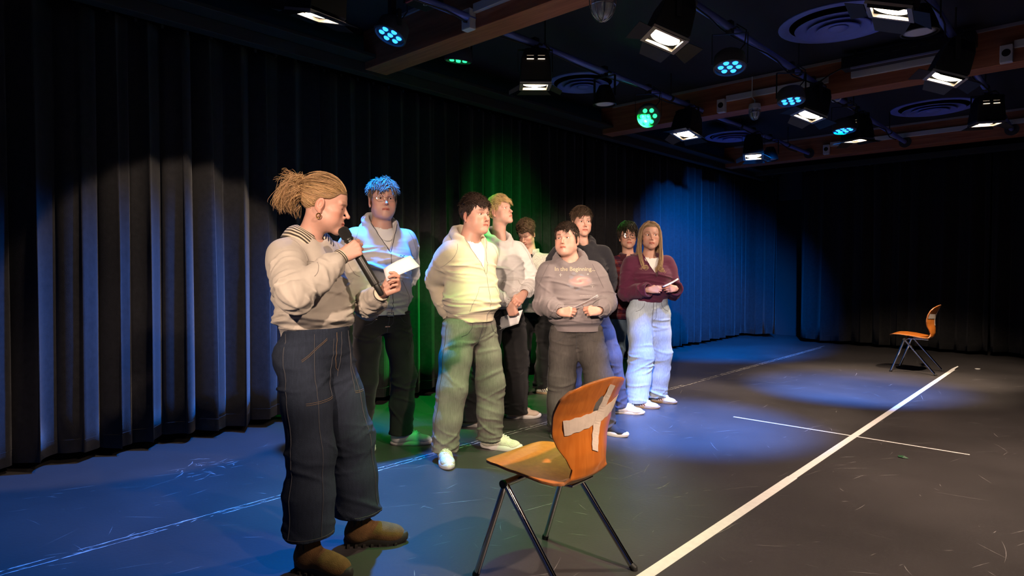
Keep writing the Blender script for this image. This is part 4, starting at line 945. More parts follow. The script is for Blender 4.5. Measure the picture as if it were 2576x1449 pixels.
# ---------------------------------------------------------------- clothes
def ik(a, c, l1, l2, pole):
    a, c, pole = Vector(a), Vector(c), Vector(pole); d = c-a; D = min(d.length, (l1+l2)*.999); u = d.normalized()
    x = (l1*l1-l2*l2+D*D)/(2*D); hgt = math.sqrt(max(0, l1*l1-x*x)); v = pole-u*pole.dot(u); v.normalize(); return a+u*x+v*hgt
def top_garment(name, root, J, o, m, vox, col=None, cut=None):
    """sweater / hoodie: torso loft + two sleeves, hem and cuffs; J joints"""
    s, w, dp = J['s'], o.get('w', 1.0), o.get('d', 1.0); hem = o.get('hem', .86*s); lx, ly = J['lean']; rgs = o.get('seed', 3)
    zsh = J['zsh']; B = J['belly']
    lean = lambda z: (lx*(z-.9*s)/(zsh-.9*s), ly*(z-.9*s)/(zsh-.9*s))
    def row(z, hw, hd, dy=0.0): a = lean(z); return (z, a[0], a[1]+dy, hw*w, hd*dp)
    hb = o.get('band', .055); bal = o.get('balloon', 1.0)
    rows = [row(hem, .168*o.get('hemw', 1), .122+B*.6, B*.4), row(hem+hb*.8, .172*o.get('hemw', 1), .126+B*.6, B*.4), row(hem+hb+.035, .194*bal, .142*bal+B, B*.6), row(hem+hb+.12, .198*bal, .145*bal+B, B*.7),
            row(zsh-.24, .196, .140+B*.6+o.get('bust', 0), .012+o.get('bust', 0)*.8), row(zsh-.13, .194, .134+o.get('bust', 0)*.7, .008+o.get('bust', 0)*.6), row(zsh-.05, .180, .112, -.005), row(zsh, .140, .092, -.012), row(zsh+.04, .088, .074, -.018), row(zsh+.075, .062, .062, -.020)]
    amp = o.get('amp', .0115); f1 = creases(rgs, [(hem+hb+.05, .035, 1.4), (zsh-.16, .05, 1.0), (zsh-.30, .06, .7)], o.get('ncr', 26))
    def disp(a, z, x, y): return amp*f1(z, a) + .004*np.sin(3*a+z*9+rgs)*np.sin(z*13+a*2)
    allp = [J[k] for k in ('Rsh', 'Rel', 'Rwr', 'Lsh', 'Lel', 'Lwr')]; lo = np.min(allp, 0)-.14; hi = np.max(allp, 0)+.14
    lo = np.minimum(lo, (-.28*w+lx*0, -.26*dp-B, hem-.03)); hi = np.maximum(hi, (.28*w, .28*dp+B, zsh+.22))
    g = Field(lo, hi, vox); g.loft(rows, .02, p=2.4, disp=disp)
    ru, re, rw = o.get('slv', (.083, .071, .058)); ka = o.get('armhole', .045)
    for sd in ('R', 'L'):
        A, E, Wr = (np.array(J[sd+k]) for k in ('sh', 'el', 'wr')); inn = np.array([lx*.9+np.sign(A[0])*.055, ly-.012, zsh+.012])
        A = A+np.array([0, 0, -.012]); g.cone(inn, A, .052*dp, ru*.84, .05)
        L1 = np.linalg.norm(E-A); L2 = np.linalg.norm(Wr-E); fs_ = creases(rgs+(3 if sd == 'R' else 5), [(L1*1.0, .045, 1.5), (L1+L2*.75, .04, 1.0), (L1*.5, .07, .7)], o.get('nsl', 24)); asl = o.get('samp', .0120)
        def sd_(s_, a, fs_=fs_): return asl*fs_(s_, a)
        cf = Wr+(E-Wr)/L2*o.get('cuff', .055)
        g.chain([A, A*.75+E*.25, A*.35+E*.65, E], [ru*.84, ru, ru*.95, re], ka, disp=sd_)
        ga = Field(lo, hi, vox); Lu = L1*.65
        ga.cone(A*.35+E*.65, E, ru*.95, re, .01, disp=sd_, s0=Lu); ga.cone(E, E*.45+cf*.55, re, re*.93, .012, disp=sd_, s0=L1); ga.cone(E*.45+cf*.55, cf, re*.93, rw, .012, disp=sd_, s0=L1+.55*np.linalg.norm(cf-E))
        ci = Wr+(E-Wr)/L2*o.get('short', 0.0); cr_ = o.get('cuffr', .043)
        ga.cone(cf, ci, cr_, cr_*o.get('flare', .96), .006)
        # flat open end of the cuff
        dw = (Wr-E)/L2; pl = ci+dw*.004
        ga.fn(ci-.12, ci+.12, lambda x, y, z: np.maximum(-((x-pl[0])*dw[0]+(y-pl[1])*dw[1]+(z-pl[2])*dw[2]), np.sqrt((x-pl[0])**2+(y-pl[1])**2+(z-pl[2])**2)-.11), 0, '-')
        ga.cone(pl+dw*.03, pl-dw*.02, cr_*.8, cr_*.8, .003, '-')
        g.d = smin(g.d, ga.d, .012)
    # neck opening
    nc = J['nkc']; nr = o.get('neckr', .072)
    if o.get('hood'):
        hk = o['hood']   # ring of cloth round the neck + bag behind
        c = np.array(nc)+np.array([0, -.016, .026]); pts = []
        for k in range(13):
            a = math.pi*(-.5)+2*math.pi*k/12; fr = max(0, math.sin(a)); bk = max(0, -math.sin(a))
            pts.append(c+np.array([.100*math.cos(a), .088*math.sin(a)+.006, .046*bk-.052*fr**1.5*hk.get('v', 1.0)]))
        g.chain(pts, [hk.get('r', .028)*(.92+.40*max(0, -math.sin(math.pi*(-.5)+2*math.pi*k/12))) for k in range(13)], .022, disp=lambda s_, a: .005*np.sin(s_*60+3*np.sin(a))*np.sin(a*2+s_*20))
        bag = c+np.array([0, -.125, -.045]); g.ell(bag, (.115, .055, .085), .04); g.ell(bag+np.array([0, -.01, -.07]), (.07, .045, .06), .05)
        nr = hk.get('open', .074)
    ncb = np.array(nc)
    g.cone(ncb+np.array([0, .004, .14]), ncb+np.array([0, -.004, -.03]), nr*1.05, nr*.95, .008, '-')
    vn = o.get('vneck')
    if vn:  # V opening, half-open zip: wedge carved from the front
        dv, wv = vn; zt = nc[2]+.06; zb = nc[2]-dv; cx = nc[0]
        g.fn((cx-.16, nc[1]-.0, zb-.02), (cx+.16, hi[1], hi[2]), lambda x, y, z: np.maximum(np.abs(x-cx)-wv*np.clip((z-zb)/(zt-zb), 0, 1.2)+.0*y, np.maximum(zb-z, (nc[1]+.02)-y)), .008, '-')
    if cut: cut(g)
    V, F = g.mesh(1)
    return np_mesh(name, V, F, m, root, col(V) if col else None)
def trousers(root, J, o, m, vox, col=None, name='trousers'):
    s = J['s']; B = J['belly']; top = o.get('top', .98*s); w = o.get('w', 1.0); cr = J['hipz']-.085*s
    f1 = creases(o.get('seed', 5), [(cr+.05, .03, 1), (J['hipz']+.02, .03, .6)], 12); am = o.get('amp', .0115)
    pts = [J[k] for k in ('Rkn', 'Lkn', 'Rank', 'Lank')]; lo = np.minimum(np.min(pts, 0)-.17, (-.27, -.24, .0)); hi = np.maximum(np.max(pts, 0)+.17, (.27, .26+B, top+.03)); lo[2] = 0.004
    g = Field(lo, hi, vox); hz = J['hipz']
    g.loft([(cr-.02, 0, -.01, .120*w, .085), (hz-.04, 0, -.008, .172*w, .112), (hz+.03, 0, -.004, .176*w, .118+B*.4), (top-.05, 0, .004, .160*w, .112+B*.7), (top, 0, .006, .158*w, .112+B*.7)], .03, p=2.25, disp=lambda a, z, x, y: .005*f1(z, a))
    for sd in (-1, 1): g.ell((sd*.075*w, -.070, hz-.01), (.082, .062, .088), .05)
    rt_, rk, rh = o.get('leg', (.098, .080, .075))
    for sd in ('R', 'L'):
        A, K, N = (np.array(J[sd+k]) for k in ('hip', 'kn', 'ank')); L1 = np.linalg.norm(K-A); L2 = np.linalg.norm(N-K); st = o.get('stack', 1.0); fl_ = creases(o.get('seed', 5)+(1 if sd == 'R' else 2), [(.08, .04, .8), (L1*1.0, .05, 1.0), (L1+L2*.55, .10, .5), (L1+L2*.92, .045, 1.5*st)], o.get('ncr', 28))
        def dl(s_, a, fl_=fl_): return am*fl_(s_, a)+.003*np.sin(2*a+s_*8+o.get('seed', 5))
        hzp = np.array(N)+np.array([0, 0, -.02]); hem = o['hem'+sd] if 'hem'+sd in o else o.get('hem', .05)
        e = K+(N-K)*((K[2]-hem)/(K[2]-N[2])) if K[2]-N[2] > .05 else N
        g.chain([A+np.array([0, 0, -.03]), A*.5+K*.5, K, K*.5+e*.5, e-np.array([0, 0, .05])], [rt_, rt_*.55+rk*.45, rk, rk*.45+rh*.55, rh], .03, disp=dl, flat=((0, 1, 0), o.get('flat', 1.0)))
        sl = o.get('hemslope', 0.0)
        g.fn((e[0]-.2, e[1]-.22, 0), (e[0]+.2, e[1]+.22, hem+.06), lambda x, y, z, hem=hem, e=e: np.maximum(z-(hem+sl*(y-e[1])+0*x), np.maximum(np.abs(x-e[0])-.15, np.abs(y-e[1])-.2)), 0, '-')
    V, F = g.mesh(1); return np_mesh(name, V, F, m, root, col(V) if col else None)

def wrap_pts(bv, pts, direction, off=.0015):
    out = []
    for p in pts:
        d = Vector(direction(p) if callable(direction) else direction).normalized(); h = bv.ray_cast(Vector(p)-d*.6, d)
        if h[0]: out.append(h[0]-d*off)
    return out
def bvh(o): me = o.data; return BVHTree.FromPolygons([v.co[:] for v in me.vertices], [p.vertices[:] for p in me.polygons])
def seam(parent, bv, pts, direction, r, m, name='seam', n=None, off=.0012):
    if n:
        P = [Vector(p) for p in pts]; q = []
        for i in range(len(P)-1):
            for k in range(n): q.append(P[i].lerp(P[i+1], k/n))
        pts = q+[P[-1]]
    w = wrap_pts(bv, pts, direction, off)
    if len(w) > 2: return MB().tube(w, r, 5).build(name, m, parent, smooth=True)

# ---------------------------------------------------------------- one person
def person(label, base, theta, o):
    """o: all measures in metres in the body frame (x right, y forward, z up)"""
    H = o['H']; s = H/1.76; root_loc = (base[0], base[1], 0)
    J = dict(s=s, belly=o.get('belly', 0.0), lean=o.get('lean', (0, 0)))
    sw = o.get('sw', .185)*s; lx, ly = J['lean']; zsh = o.get('zsh', 1.425*s); J['zsh'] = zsh; J['hipz'] = o.get('hipz', .925*s)
    J['Rsh'] = (sw+lx, ly-.012, zsh-.022); J['Lsh'] = (-sw+lx, ly-.012, zsh-.022); J['nkc'] = (lx*1.05, ly*1.05-.012, zsh+.045*s)
    la, lf_ = .295*s, .265*s
    for sd in 'RL':
        wr, pole = o['arm'+sd]; wr = Vector(wr); sh = Vector(J[sd+'sh'])
        if (wr-sh).length > (la+lf_)*.995: wr = sh+(wr-sh).normalized()*(la+lf_)*.995
        J[sd+'wr'] = tuple(wr); J[sd+'el'] = tuple(ik(sh, wr, la, lf_, pole))
        fx, fy, fyaw = o['foot'+sd][:3]; hx = (.092 if sd == 'R' else -.092)*s*o.get('hipw', 1.0); hp_ = Vector((hx, -.005, J['hipz'])); an = Vector((fx+.05*math.sin(R(fyaw)), fy-.05*math.cos(R(fyaw)), .085))
        D = (an-hp_).length; l1, l2 = .506*D*o.get('kneeb', 1.004), .494*D*o.get('kneeb', 1.004)
        kd = R(fyaw); J[sd+'hip'] = tuple(hp_); J[sd+'ank'] = tuple(an); J[sd+'kn'] = tuple(ik(hp_, an, l1, l2, (-math.sin(kd), math.cos(kd), 0.0)))
    hs = o.get('hs', 1.0); hm = np.array(rotm(*o.get('head', (0, 0, 0))))*hs; htop = o.get('hairtop', .022)
    hp = np.array(o['headpos']) if 'headpos' in o else np.array([lx*1.1, ly*1.1+.03, H-(.116+htop)*hs])
    skin = np.array(o['skin']); hairc = np.array(o['hairc']); fo = o.get('face', {})
    thr = hp+hm@np.array([0, -.014, -.055]); nkb = np.array(J['nkc'])
    nr = o.get('neck', .058)*hs
    V, F, C = head_mesh(hm, hp, [thr, nkb+np.array([0, 0, .0]), nkb+np.array([0, .0, -.06]), nkb+np.array([0, .01, -.13])], [nr*.97, nr, nr*1.15, nr*1.25], skin, hairc, fo)
    Vs, Fs, Cs = [V], [F], [C]; off = len(V); HM = {}
    for sd in 'RL':
        hd = o.get('hand'+sd)
        if hd:
            v, f, c, Mh = hand_mesh(J[sd+'wr'], hd[0], hd[1], sd == 'R', hd[2], J[sd+'el'], skin, o.get('handsc', s), o.get('hvox', .0042)); HM[sd] = Mh
            Vs.append(v); Fs.append(f+off); Cs.append(c); off += len(v)
    # torso and limbs under the clothes: one coarse continuous volume that reaches neck and wrists
    g = Field((-.36, -.3, .05), (.36, .36, zsh+.08), .022)
    for sd in 'RL':
        g.chain([J[sd+'hip'], J[sd+'kn'], J[sd+'ank']], [.075, .052, .038], .03); g.chain([J[sd+'sh'], J[sd+'el'], J[sd+'wr']], [.045, .036, .026], .02)
    g.loft([(J['hipz']-.08, 0, 0, .13*s, .09*s), (J['hipz']+.1, 0, 0, .135*s, .09*s), (zsh-.16, lx*.8, ly*.8, .15*s, .10*s), (zsh-.03, lx, ly, .13*s, .075*s), (zsh+.05, lx, ly-.012, .055, .055)], .05)
    v, f = g.mesh(1); Vs.append(v); Fs.append(f+off); Cs.append(np.tile(skin, (len(v), 1)))
    body = np_mesh('person', np.concatenate(Vs), np.concatenate(Fs), M_skin, None, np.concatenate(Cs)); body.location = root_loc; body.rotation_euler = (0, 0, R(theta))
    tag(body, label, 'person', 'people standing on the stage')
    if fo.get('eye', 1) > .3: eyeballs(body, hm, hp, o.get('gaze', (0, 0)), o.get('iris'))
    if 'hair' in o: hair(body, hm, hp, o['hair'], hairc)
    return body, J, hm, hp, HM
# ---------------------------------------------------------------- clothes materials
def thin_glass(name):
    m = bpy.data.materials.new(name); m.use_nodes = True; nt = m.node_tree; nt.nodes.clear(); L = nt.links.new
    o = nt.nodes.new('ShaderNodeOutputMaterial'); t_ = nt.nodes.new('ShaderNodeBsdfTransparent'); g = nt.nodes.new('ShaderNodeBsdfGlossy'); g.inputs['Roughness'].default_value = .04; mx = nt.nodes.new('ShaderNodeMixShader')
    mx.inputs[0].default_value = .07; L(t_.outputs[0], mx.inputs[1]); L(g.outputs[0], mx.inputs[2]); L(mx.outputs[0], o.inputs[0]); return m
C_ = {
 'oat': fabric('oat_sweatshirt', (0.47, 0.425, 0.365), .07), 'lgrey': fabric('light_grey_fleece', (0.52, 0.51, 0.51), .06), 'cream': fabric('cream_fleece', (0.66, 0.58, 0.42), .05),
 'pale': fabric('pale_grey_fleece', (0.56, 0.54, 0.53), .05), 'wool': mat('flecked_wool', (0.43, 0.41, 0.38), .95, noise=(130, .28), bump=(300, .5, 3), spec=.1), 'taupe': fabric('taupe_fleece', (0.185, 0.16, 0.165), .06),
 'black': fabric('black_fleece', (0.022, 0.022, 0.028), .1), 'plum': fabric('plum_knit', (0.085, 0.016, 0.042), .08, b=(500, .4)), 'white': fabric('white_cotton', (0.78, 0.77, 0.75), .03),
 'darktee': fabric('dark_tee', (0.02, 0.02, 0.022), .1), 'plaid': attrfabric('plaid_flannel', .1),
 'navyden': denim('dark_indigo_denim', (0.022, 0.029, 0.046)), 'blackden': fabric('black_twill', (0.018, 0.016, 0.016), .15), 'greyden': denim('washed_grey_denim', (0.19, 0.18, 0.155)),
 'jet': fabric('jet_trousers', (0.010, 0.010, 0.011), .15), 'charden': denim('charcoal_denim', (0.072, 0.066, 0.062)), 'slateden': denim('slate_denim', (0.085, 0.085, 0.115)),
 'blueden': denim('mid_blue_denim', (0.10, 0.15, 0.21)), 'lightden': denim('light_blue_denim', (0.36, 0.43, 0.50), .22),
 'stitch': mat('tan_stitching', (0.13, 0.085, 0.05), .8), 'stitchw': mat('pale_seam', (0.055, 0.055, 0.062), .8), 'zip': mat('zip_dark', (0.03, 0.03, 0.032), .4, metal=.5), 'seamd': mat('grey_brown_seam_thread', (0.30, 0.27, 0.24), .9),  # seamd: even grey-brown thread, darker than the pale cloth
 'seamt': mat('taupe_seam_thread', (0.11, 0.095, 0.098), .9), 'gold': mat('gold', (0.65, 0.40, 0.14), .25, metal=1.0), 'silver': mat('silver', (0.6, 0.6, 0.6), .25, metal=1.0), 'pearl': mat('pearl', (0.8, 0.78, 0.74), .25, coat=.5),
 'suede': mat('brown_suede', (0.135, 0.072, 0.028), .92, noise=(18, .3), bump=(300, .4, 3), sheen=.2, spec=.1), 'darksole': mat('dark_rubber', (0.022, 0.018, 0.014), .7), 'elastic': mat('boot_elastic', (0.012, 0.012, 0.012), .9),
 'wleather': mat('white_leather', (0.68, 0.67, 0.66), .45, noise=(12, .06)), 'wsole': mat('white_rubber', (0.62, 0.60, 0.57), .6, noise=(10, .08)), 'creamsh': mat('cream_mesh_shoe', (0.60, 0.58, 0.47), .7, noise=(25, .2), bump=(200, .5, 3)), 'tanl': mat('tan_leather', (0.48, 0.38, 0.30), .6, noise=(10, .1)),
 'stripe': mat('dark_stripe', (0.05, 0.04, 0.05), .6), 'redstripe': mat('red_stripe', (0.25, 0.05, 0.06), .6), 'gumsole': mat('gum_sole', (0.32, 0.22, 0.13), .6), 'blacksh': mat('black_canvas', (0.012, 0.012, 0.016), .8),
 'paper': mat('white_paper', (0.80, 0.79, 0.80), .7), 'mic': mat('mic_body', (0.035, 0.035, 0.032), .38, metal=.6), 'grille': mat('mic_grille', (0.012, 0.012, 0.012), .6, bump=(900, .8, 1)), 'phone': mat('phone_glass', (0.03, 0.012, 0.01), .15),
 'lensgl': thin_glass('spectacle_glass'), 'wire': mat('thin_spectacle_wire', (0.25, 0.20, 0.14), .3, metal=.9), 'bframe': mat('black_spectacle_frame', (0.012, 0.012, 0.014), .3),
}
SK = np.array([0.55, 0.310, 0.235]); SK2 = np.array([0.57, 0.330, 0.258])
def world(body, p):
    th = body.rotation_euler[2]; c, s_ = math.cos(th), math.sin(th); return Vector((body.location[0]+c*p[0]-s_*p[1], body.location[1]+s_*p[0]+c*p[1], p[2]))
def sheet(name, corners, body, m, label, cat, curl=.0, n=6, mb_extra=None):
    """thin paper through four body-space corners (a b c d), slightly curled; placed as its own thing"""
    a, b, c, d = [Vector(q) for q in corners]; nr = (b-a).cross(d-a).normalized(); vs = []; cen = (a+b+c+d)/4
    for i in range(n+1):
        for j in range(n+1):
            u, v = i/n, j/n; p = (a*(1-u)+b*u)*(1-v)+(d*(1-u)+c*u)*v; p = p+nr*curl*math.sin(math.pi*u)*(.6+.4*v); vs.append(world(body, p)-world(body, cen))
    o = MB().add(vs, [(i*(n+1)+j, (i+1)*(n+1)+j, (i+1)*(n+1)+j+1, i*(n+1)+j+1) for i in range(n) for j in range(n)]).build(name, m, smooth='full', loc=world(body, cen))
    so = o.modifiers.new('t', 'SOLIDIFY'); so.thickness = .0008; tag(o, label, cat); return o
def glasses(root, hm, hp, m, rx=.024, rz=.019, r=.0009, sq=2.6):
    """two rims, bridge, temples and lenses; one part with sub-parts"""
    H3 = lambda p: Vector(T(hm, hp, np.array([p]))[0]); f = None; y0 = .1045
    def rimpt(s, a): c, q = math.cos(a), math.sin(a); e = 2/sq; return (s*.0335+rx*math.copysign(abs(c)**e, c), y0-.0035*abs(math.cos(a))*(1 if c*s > 0 else 0)*2, -.004+rz*math.copysign(abs(q)**e, q))
    fr = MB()
    for s in (-1, 1): fr.tube([H3(rimpt(s, 2*math.pi*k/20)) for k in range(21)], r*1.2, 6)
    fr.tube([H3((-.0335+rx, y0, .0)), H3((0, y0+.004, .004)), H3((.0335-rx, y0, .0))], r*1.2, 6)
    for s in (-1, 1): fr.tube([H3((s*(.0335+rx), y0-.006, .002)), H3((s*.074, .07, .004)), H3((s*.080, .01, .004)), H3((s*.078, -.012, -.006))], r*1.2, 6)
    f = fr.build('spectacles', m, root, smooth=True)
    for s in (-1, 1):
        vs = [H3((s*.0335, y0+.0005, -.004))]+[H3(rimpt(s, 2*math.pi*k/20)) for k in range(20)]
        MB().add(vs, [(0, 1+k, 1+(k+1) % 20) for k in range(20)]).build('spectacle_lens', C_['lensgl'], f, smooth='full')
def tee(root, J, m, r=.060, drop=.30, name='t_shirt', y=.0, w=1.0):
    nc = np.array(J['nkc']); z = J['zsh']; lx, ly = J['lean']
    g = Field((lx-.2, ly-.16, z-drop-.03), (lx+.2, ly+.2+J['belly'], z+.12), .009); B = J['belly']
    g.loft([(z-drop, lx*.8, ly*.8+y, .150*w, .112+B*.6+y), (z-.16, lx*.9, ly*.9+.004+y, .150*w, .112+B*.3), (z-.07, lx, ly+y, .14*w, .100), (z, lx, ly-.010+y, .11, .088), (z+.045, lx, ly-.014+y, .074, .074), (z+.062, lx, ly-.016+y, .068, .068)], .02)
    g.cone(nc+np.array([0, .03, .12]), nc+np.array([0, .004, -.03]), r*1.15, r*1.0, .006, '-')
    V, F = g.mesh(1); return np_mesh(name, V, F, m, root)
def zipline(g, J, hem, z1, m, fwd=(0, -1, 0), r=.0018, x=0.0):
    bv = bvh(g); return seam(g, bv, [(x+J['lean'][0], .5, hem+.004), (x+J['lean'][0], .5, z1)], fwd, r, m, 'zip', 24, .001)
def vedges(g, J, dv, wv, m, r=.0022):
    bv = bvh(g); nc = J['nkc']; zt = nc[2]+.02; zb = nc[2]-dv
    for s in (-1, 1): seam(g, bv, [(nc[0]+s*.004, .5, zb), (nc[0]+s*(wv*(zt-zb)/(zt+.04-zb)+.008), .5, zt)], (0, -1, 0), r, m, 'zip', 20, .001)

# ================================================================ P1 woman with microphone
def bun_paths():
    P = []
    for k in range(16):
        a = 2*math.pi*k/16; c, s_ = math.cos(a), math.sin(a)
        P.append([(.0, -.098, .046), (.034*c, -.125, .05+.034*s_), (.040*c, -.155, .042+.042*s_), (.030*c, -.185, .022+.036*s_), (.018*c, -.182, -.012+.020*s_), (.02*c, -.168, -.035+.02*s_)])
    for k in range(8):
        a = 2*math.pi*k/8; c, s_ = math.cos(a), math.sin(a); P.append([(.0, -.10, .045), (.045*c, -.120, .045+.045*s_), (.052*c, -.150, .030+.050*s_), (.042*c, -.160, -.005+.035*s_), (.022*c, -.140, -.030+.02*s_)])
    for k in range(6):
        P.append([(.01*(k-3), -.12, .05), (.012*(k-3), -.165, .06), (.016*(k-3), -.205, .04-.008*k), (.018*(k-3), -.222, -.002-.008*k), (.014*(k-3), -.205, -.045)])
    return [[(q[0]*1.1, -.098+(q[1]+.098)*.66, q[2]) for q in p_] for p_ in P]
hc = np.array([.40, .25, .125])
hl_back = ([-.13, -.06, -.028, -.012, .004, .030, .050, .068, .12], [-.062, -.055, -.035, .018, .018, .022, .036, .056, .060])
spec = dict(H=1.71, hs=1.0, zsh=1.348, hipz=.885, sw=.150, lean=(-.02, -.045), headpos=(-.042, .004, 1.540), head=(40, -12, 0), skin=SK, hairc=hc, neck=.050, handsc=.92, hvox=.0030,
    armR=((.050, .186, 1.305), (.9, -.1, -.75)), handR=((-.561, .622, .479), (.75, .6, .1), 'grip'), armL=((-.118, .262, 1.150), (-.7, -.25, -.8)), handL=((-.40, .72, .42), (-.62, -.25, -.70), 'pinch'),
    footR=(.125, .115, 4), footL=(-.195, .125, 36), hipw=.9, face=dict(vox=.0025, face_w=.94, jaw=.84, eye=.0, nose=.98, nup=.004, lips=1.05, brow=.55, browc=(.30, .16, .07), mole=(.052, .0, -.118)),
    hair=dict(style='back', top=.006, side=.003, back=.005, tail=(0, -.108, .046), locks=1700, lr=.0010, seg=8, na=.0004, hvox=.0032, hl=hl_back, seed=4, core=[((0, -.135, .045), (.042, .038, .046)), ((0, -.155, .018), (.036, .030, .046))], extra=lock_strands(bun_paths(), hc, 5, 1600, .026, .0008, 9, .003) + lock_strands([[(.03, -.09, -.03), (.04, -.10, -.06), (.035, -.09, -.085)], [(-.02, -.15, .06), (0, -.185, .07), (.0, -.205, .05)], [(.02, -.14, .08), (.03, -.165, .10), (.03, -.19, .095)]], hc, 9, 40, .014, .0005, 8, .004)))
w1, J, hm, hp, HM = person('woman in an oat sweatshirt speaking into a microphone, nearest the camera', (-2.505, 1.455), -74.1, spec)
sw_ = top_garment('sweatshirt', w1, J, dict(w=.86, d=.94, hem=.955, band=.05, neckr=.072, slv=(.070, .062, .050), cuff=.06, cuffr=.037, short=.012, seed=31, balloon=1.06, samp=.012, nsl=34), C_['oat'], .0058)
bv = bvh(sw_)
for q in ('R', 'L'):   # shoulder seams and hem/cuff rib seams
    A = Vector(J[q+'sh']); sg = 1 if q == 'R' else -1
    seam(sw_, bv, [A+Vector((sg*-.012, .02+.10*math.cos(t_), -.03+.085*math.sin(t_))) for t_ in np.linspace(-1.2, 1.5, 18)], (-sg*.5, -1 if True else 0, -.05), .0016, C_['seamd'])
seam(sw_, bv, [(.26*math.sin(a)-.02*0, .24*math.cos(a), 1.005) for a in np.linspace(-1.2, 2.4, 60)], lambda p: (-p[0], -p[1], 0), .0014, C_['seamd'])
# striped shirt collar folded over the neckline
def collar(root, J, mats, rin=.058, rout=.112, tip=.056):
    nc = Vector(J['nkc']); n = 44; rows = 13; V = []; a0, a1 = math.radians(112), math.radians(90-22+360)
    for i in range(n+1):
        t_ = i/n; a = a0+(a1-a0)*t_; fr = max(0, math.sin(a))   # open at the front
        e = abs(t_-.5)*2
        for j in range(rows):
            v = j/(rows-1); r = rin+(rout-rin)*v*(1+.15*e**3); z = .040*(1-v)+(-.012-.022*e**3)*v + .012*math.sin(math.pi*v) - .030*fr*(1-.3*v)-.012*e**4
            V.append((nc.x+r*1.05*math.cos(a), nc.y+r*.98*math.sin(a)-.004, nc.z+z+.014-tip*v*max(0, (e-.72)/.28)**1.5))
    mb = MB()
    for j in range(rows-1):
        mb.mi = 1 if j % 2 == 1 else 0
        mb.add([V[i*rows+j+q] for i in range(n+1) for q in (0, 1)], [(2*i, 2*i+2, 2*i+3, 2*i+1) for i in range(n)])
    o = mb.build('striped_collar', mats, root, smooth='full'); so = o.modifiers.new('t', 'SOLIDIFY'); so.thickness = .0018; return o
M_sc = fabric('cream_shirt_cotton', (.60, .53, .40), .05); M_ss = fabric('dark_shirt_stripe', (.045, .036, .028), .05)
collar(w1, J, [M_sc, M_ss])
for q in ('R', 'L'):   # shirt cuffs peeping out at the wrists
    Wv = Vector(J[q+'wr']); d = (Wv-Vector(J[q+'el'])).normalized(); M4 = d.to_track_quat('Z', 'Y').to_matrix().to_4x4(); M4.translation = Wv-d*.012; mb = MB()
    for k in range(5): mb.mi = k % 2; mb.lathe([(.0335+.001*(k % 2), .004*k), (.0335+.001*(k % 2), .004*k+.004)], 24, M4)
    mb.build('shirt_cuff', [M_sc, M_ss], w1, smooth=True)
tr_ = trousers(w1, J, dict(top=1.005, w=.98, leg=(.104, .098, .112), hemR=.150, hemL=.145, stack=.25, flat=.92, seed=12), C_['navyden'], .0072, name='jeans'); bv = bvh(tr_)
def legline(q, dx, dy, z0, z1, m, r, direction, name='seam', n=26):
    A, K, N = Vector(J[q+'hip']), Vector(J[q+'kn']), Vector(J[q+'ank']); pts = []
    for i in range(n+1):
        z = z0+(z1-z0)*i/n; c = A.lerp(K, (A.z-z)/(A.z-K.z)) if z > K.z else K.lerp(N, (K.z-z)/(K.z-N.z)); pts.append((c.x+dx, c.y+dy, z))
    return seam(tr_, bv, pts, direction, r, m, name)
legline('R', .055, .3, .985, .165, C_['stitchw'], .0015, (-.12, -1, 0)); legline('L', -.02, .3, .985, .16, C_['stitchw'], .0015, (0, -1, 0)); legline('R', .3, .0, .985, .165, C_['stitchw'], .0018, (-1, 0, 0))
def stitchpath(pts, direction, n=10, m=None, r=.0010, name='stitching'): return seam(tr_, bv, pts, direction, r, m or C_['stitch'], name, n)
for dz in (0, .007):
    stitchpath([(.155, .3, .880-dz), (.10, .3, .930-dz), (.055, .3, .965-dz)], (0, -1, 0)); stitchpath([(.165, .3, .705-dz), (.02, .3, .715-dz)], (0, -1, 0)); stitchpath([(-.165, .3, .715-dz), (-.10, .3, .715-dz)], (0, -1, 0))
stitchpath([(.020, .3, .96), (.022, .3, .715)], (0, -1, 0), 14, C_['stitchw'], .0014); stitchpath([(-.10, .3, .96), (-.10, .3, .715)], (0, -1, 0), 14, C_['stitchw'], .0014)
stitchpath([(.002, .3, .985), (.002, .3, .87), (-.012, .3, .83), (-.03, .3, .815)], (0, -1, 0), 10, C_['stitch'], .0014); stitchpath([(-.028, .3, .985), (-.030, .3, .86), (-.03, .3, .79)], (0, -1, 0), 10, C_['stitchw'], .0015)
for q, hz in (('R', .165), ('L', .16)):
    N = Vector(J[q+'ank']); seam(tr_, bv, [(N.x+.3*math.sin(a), N.y+.3*math.cos(a), hz) for a in np.linspace(-.9 if q == 'L' else -.5, 1.0 if q == 'L' else 2.2, 40)], lambda p, N=N: (N.x-p[0], N.y-p[1], 0), .0013, C_['stitchw'], 'hem_stitch')
for q in ('R', 'L'):
    fx, fy, fyaw = spec['foot'+q]; b_ = shoe(w1, 'boot', C_['suede'], C_['darksole'], fx, fy, fyaw, q == 'R', sc=.97)
    for s_ in (-1, 1): MB().box((s_*.0435-.004, -.070, .075), (s_*.0435+.004, -.030, .17)).build('elastic_panel', C_['elastic'], b_, bevel=.003)
    for k in range(7): MB().box((-.052, -.10+.036*k, 0), (.052, -.088+.036*k, .012)).build('sole_lug', C_['darksole'], b_)
H3 = lambda p: Vector(T(hm, hp, np.array([p]))[0])
for s_ in (1, -1): MB().tube([H3((s_*(.079+.006*math.cos(a)), -.002+.010*math.sin(a)*.8, -.060+.010*math.cos(a*1.0)*1.0)) for a in np.linspace(0, 6.283, 17)], .0028, 8).build('earring', C_['gold'], w1, smooth=True)
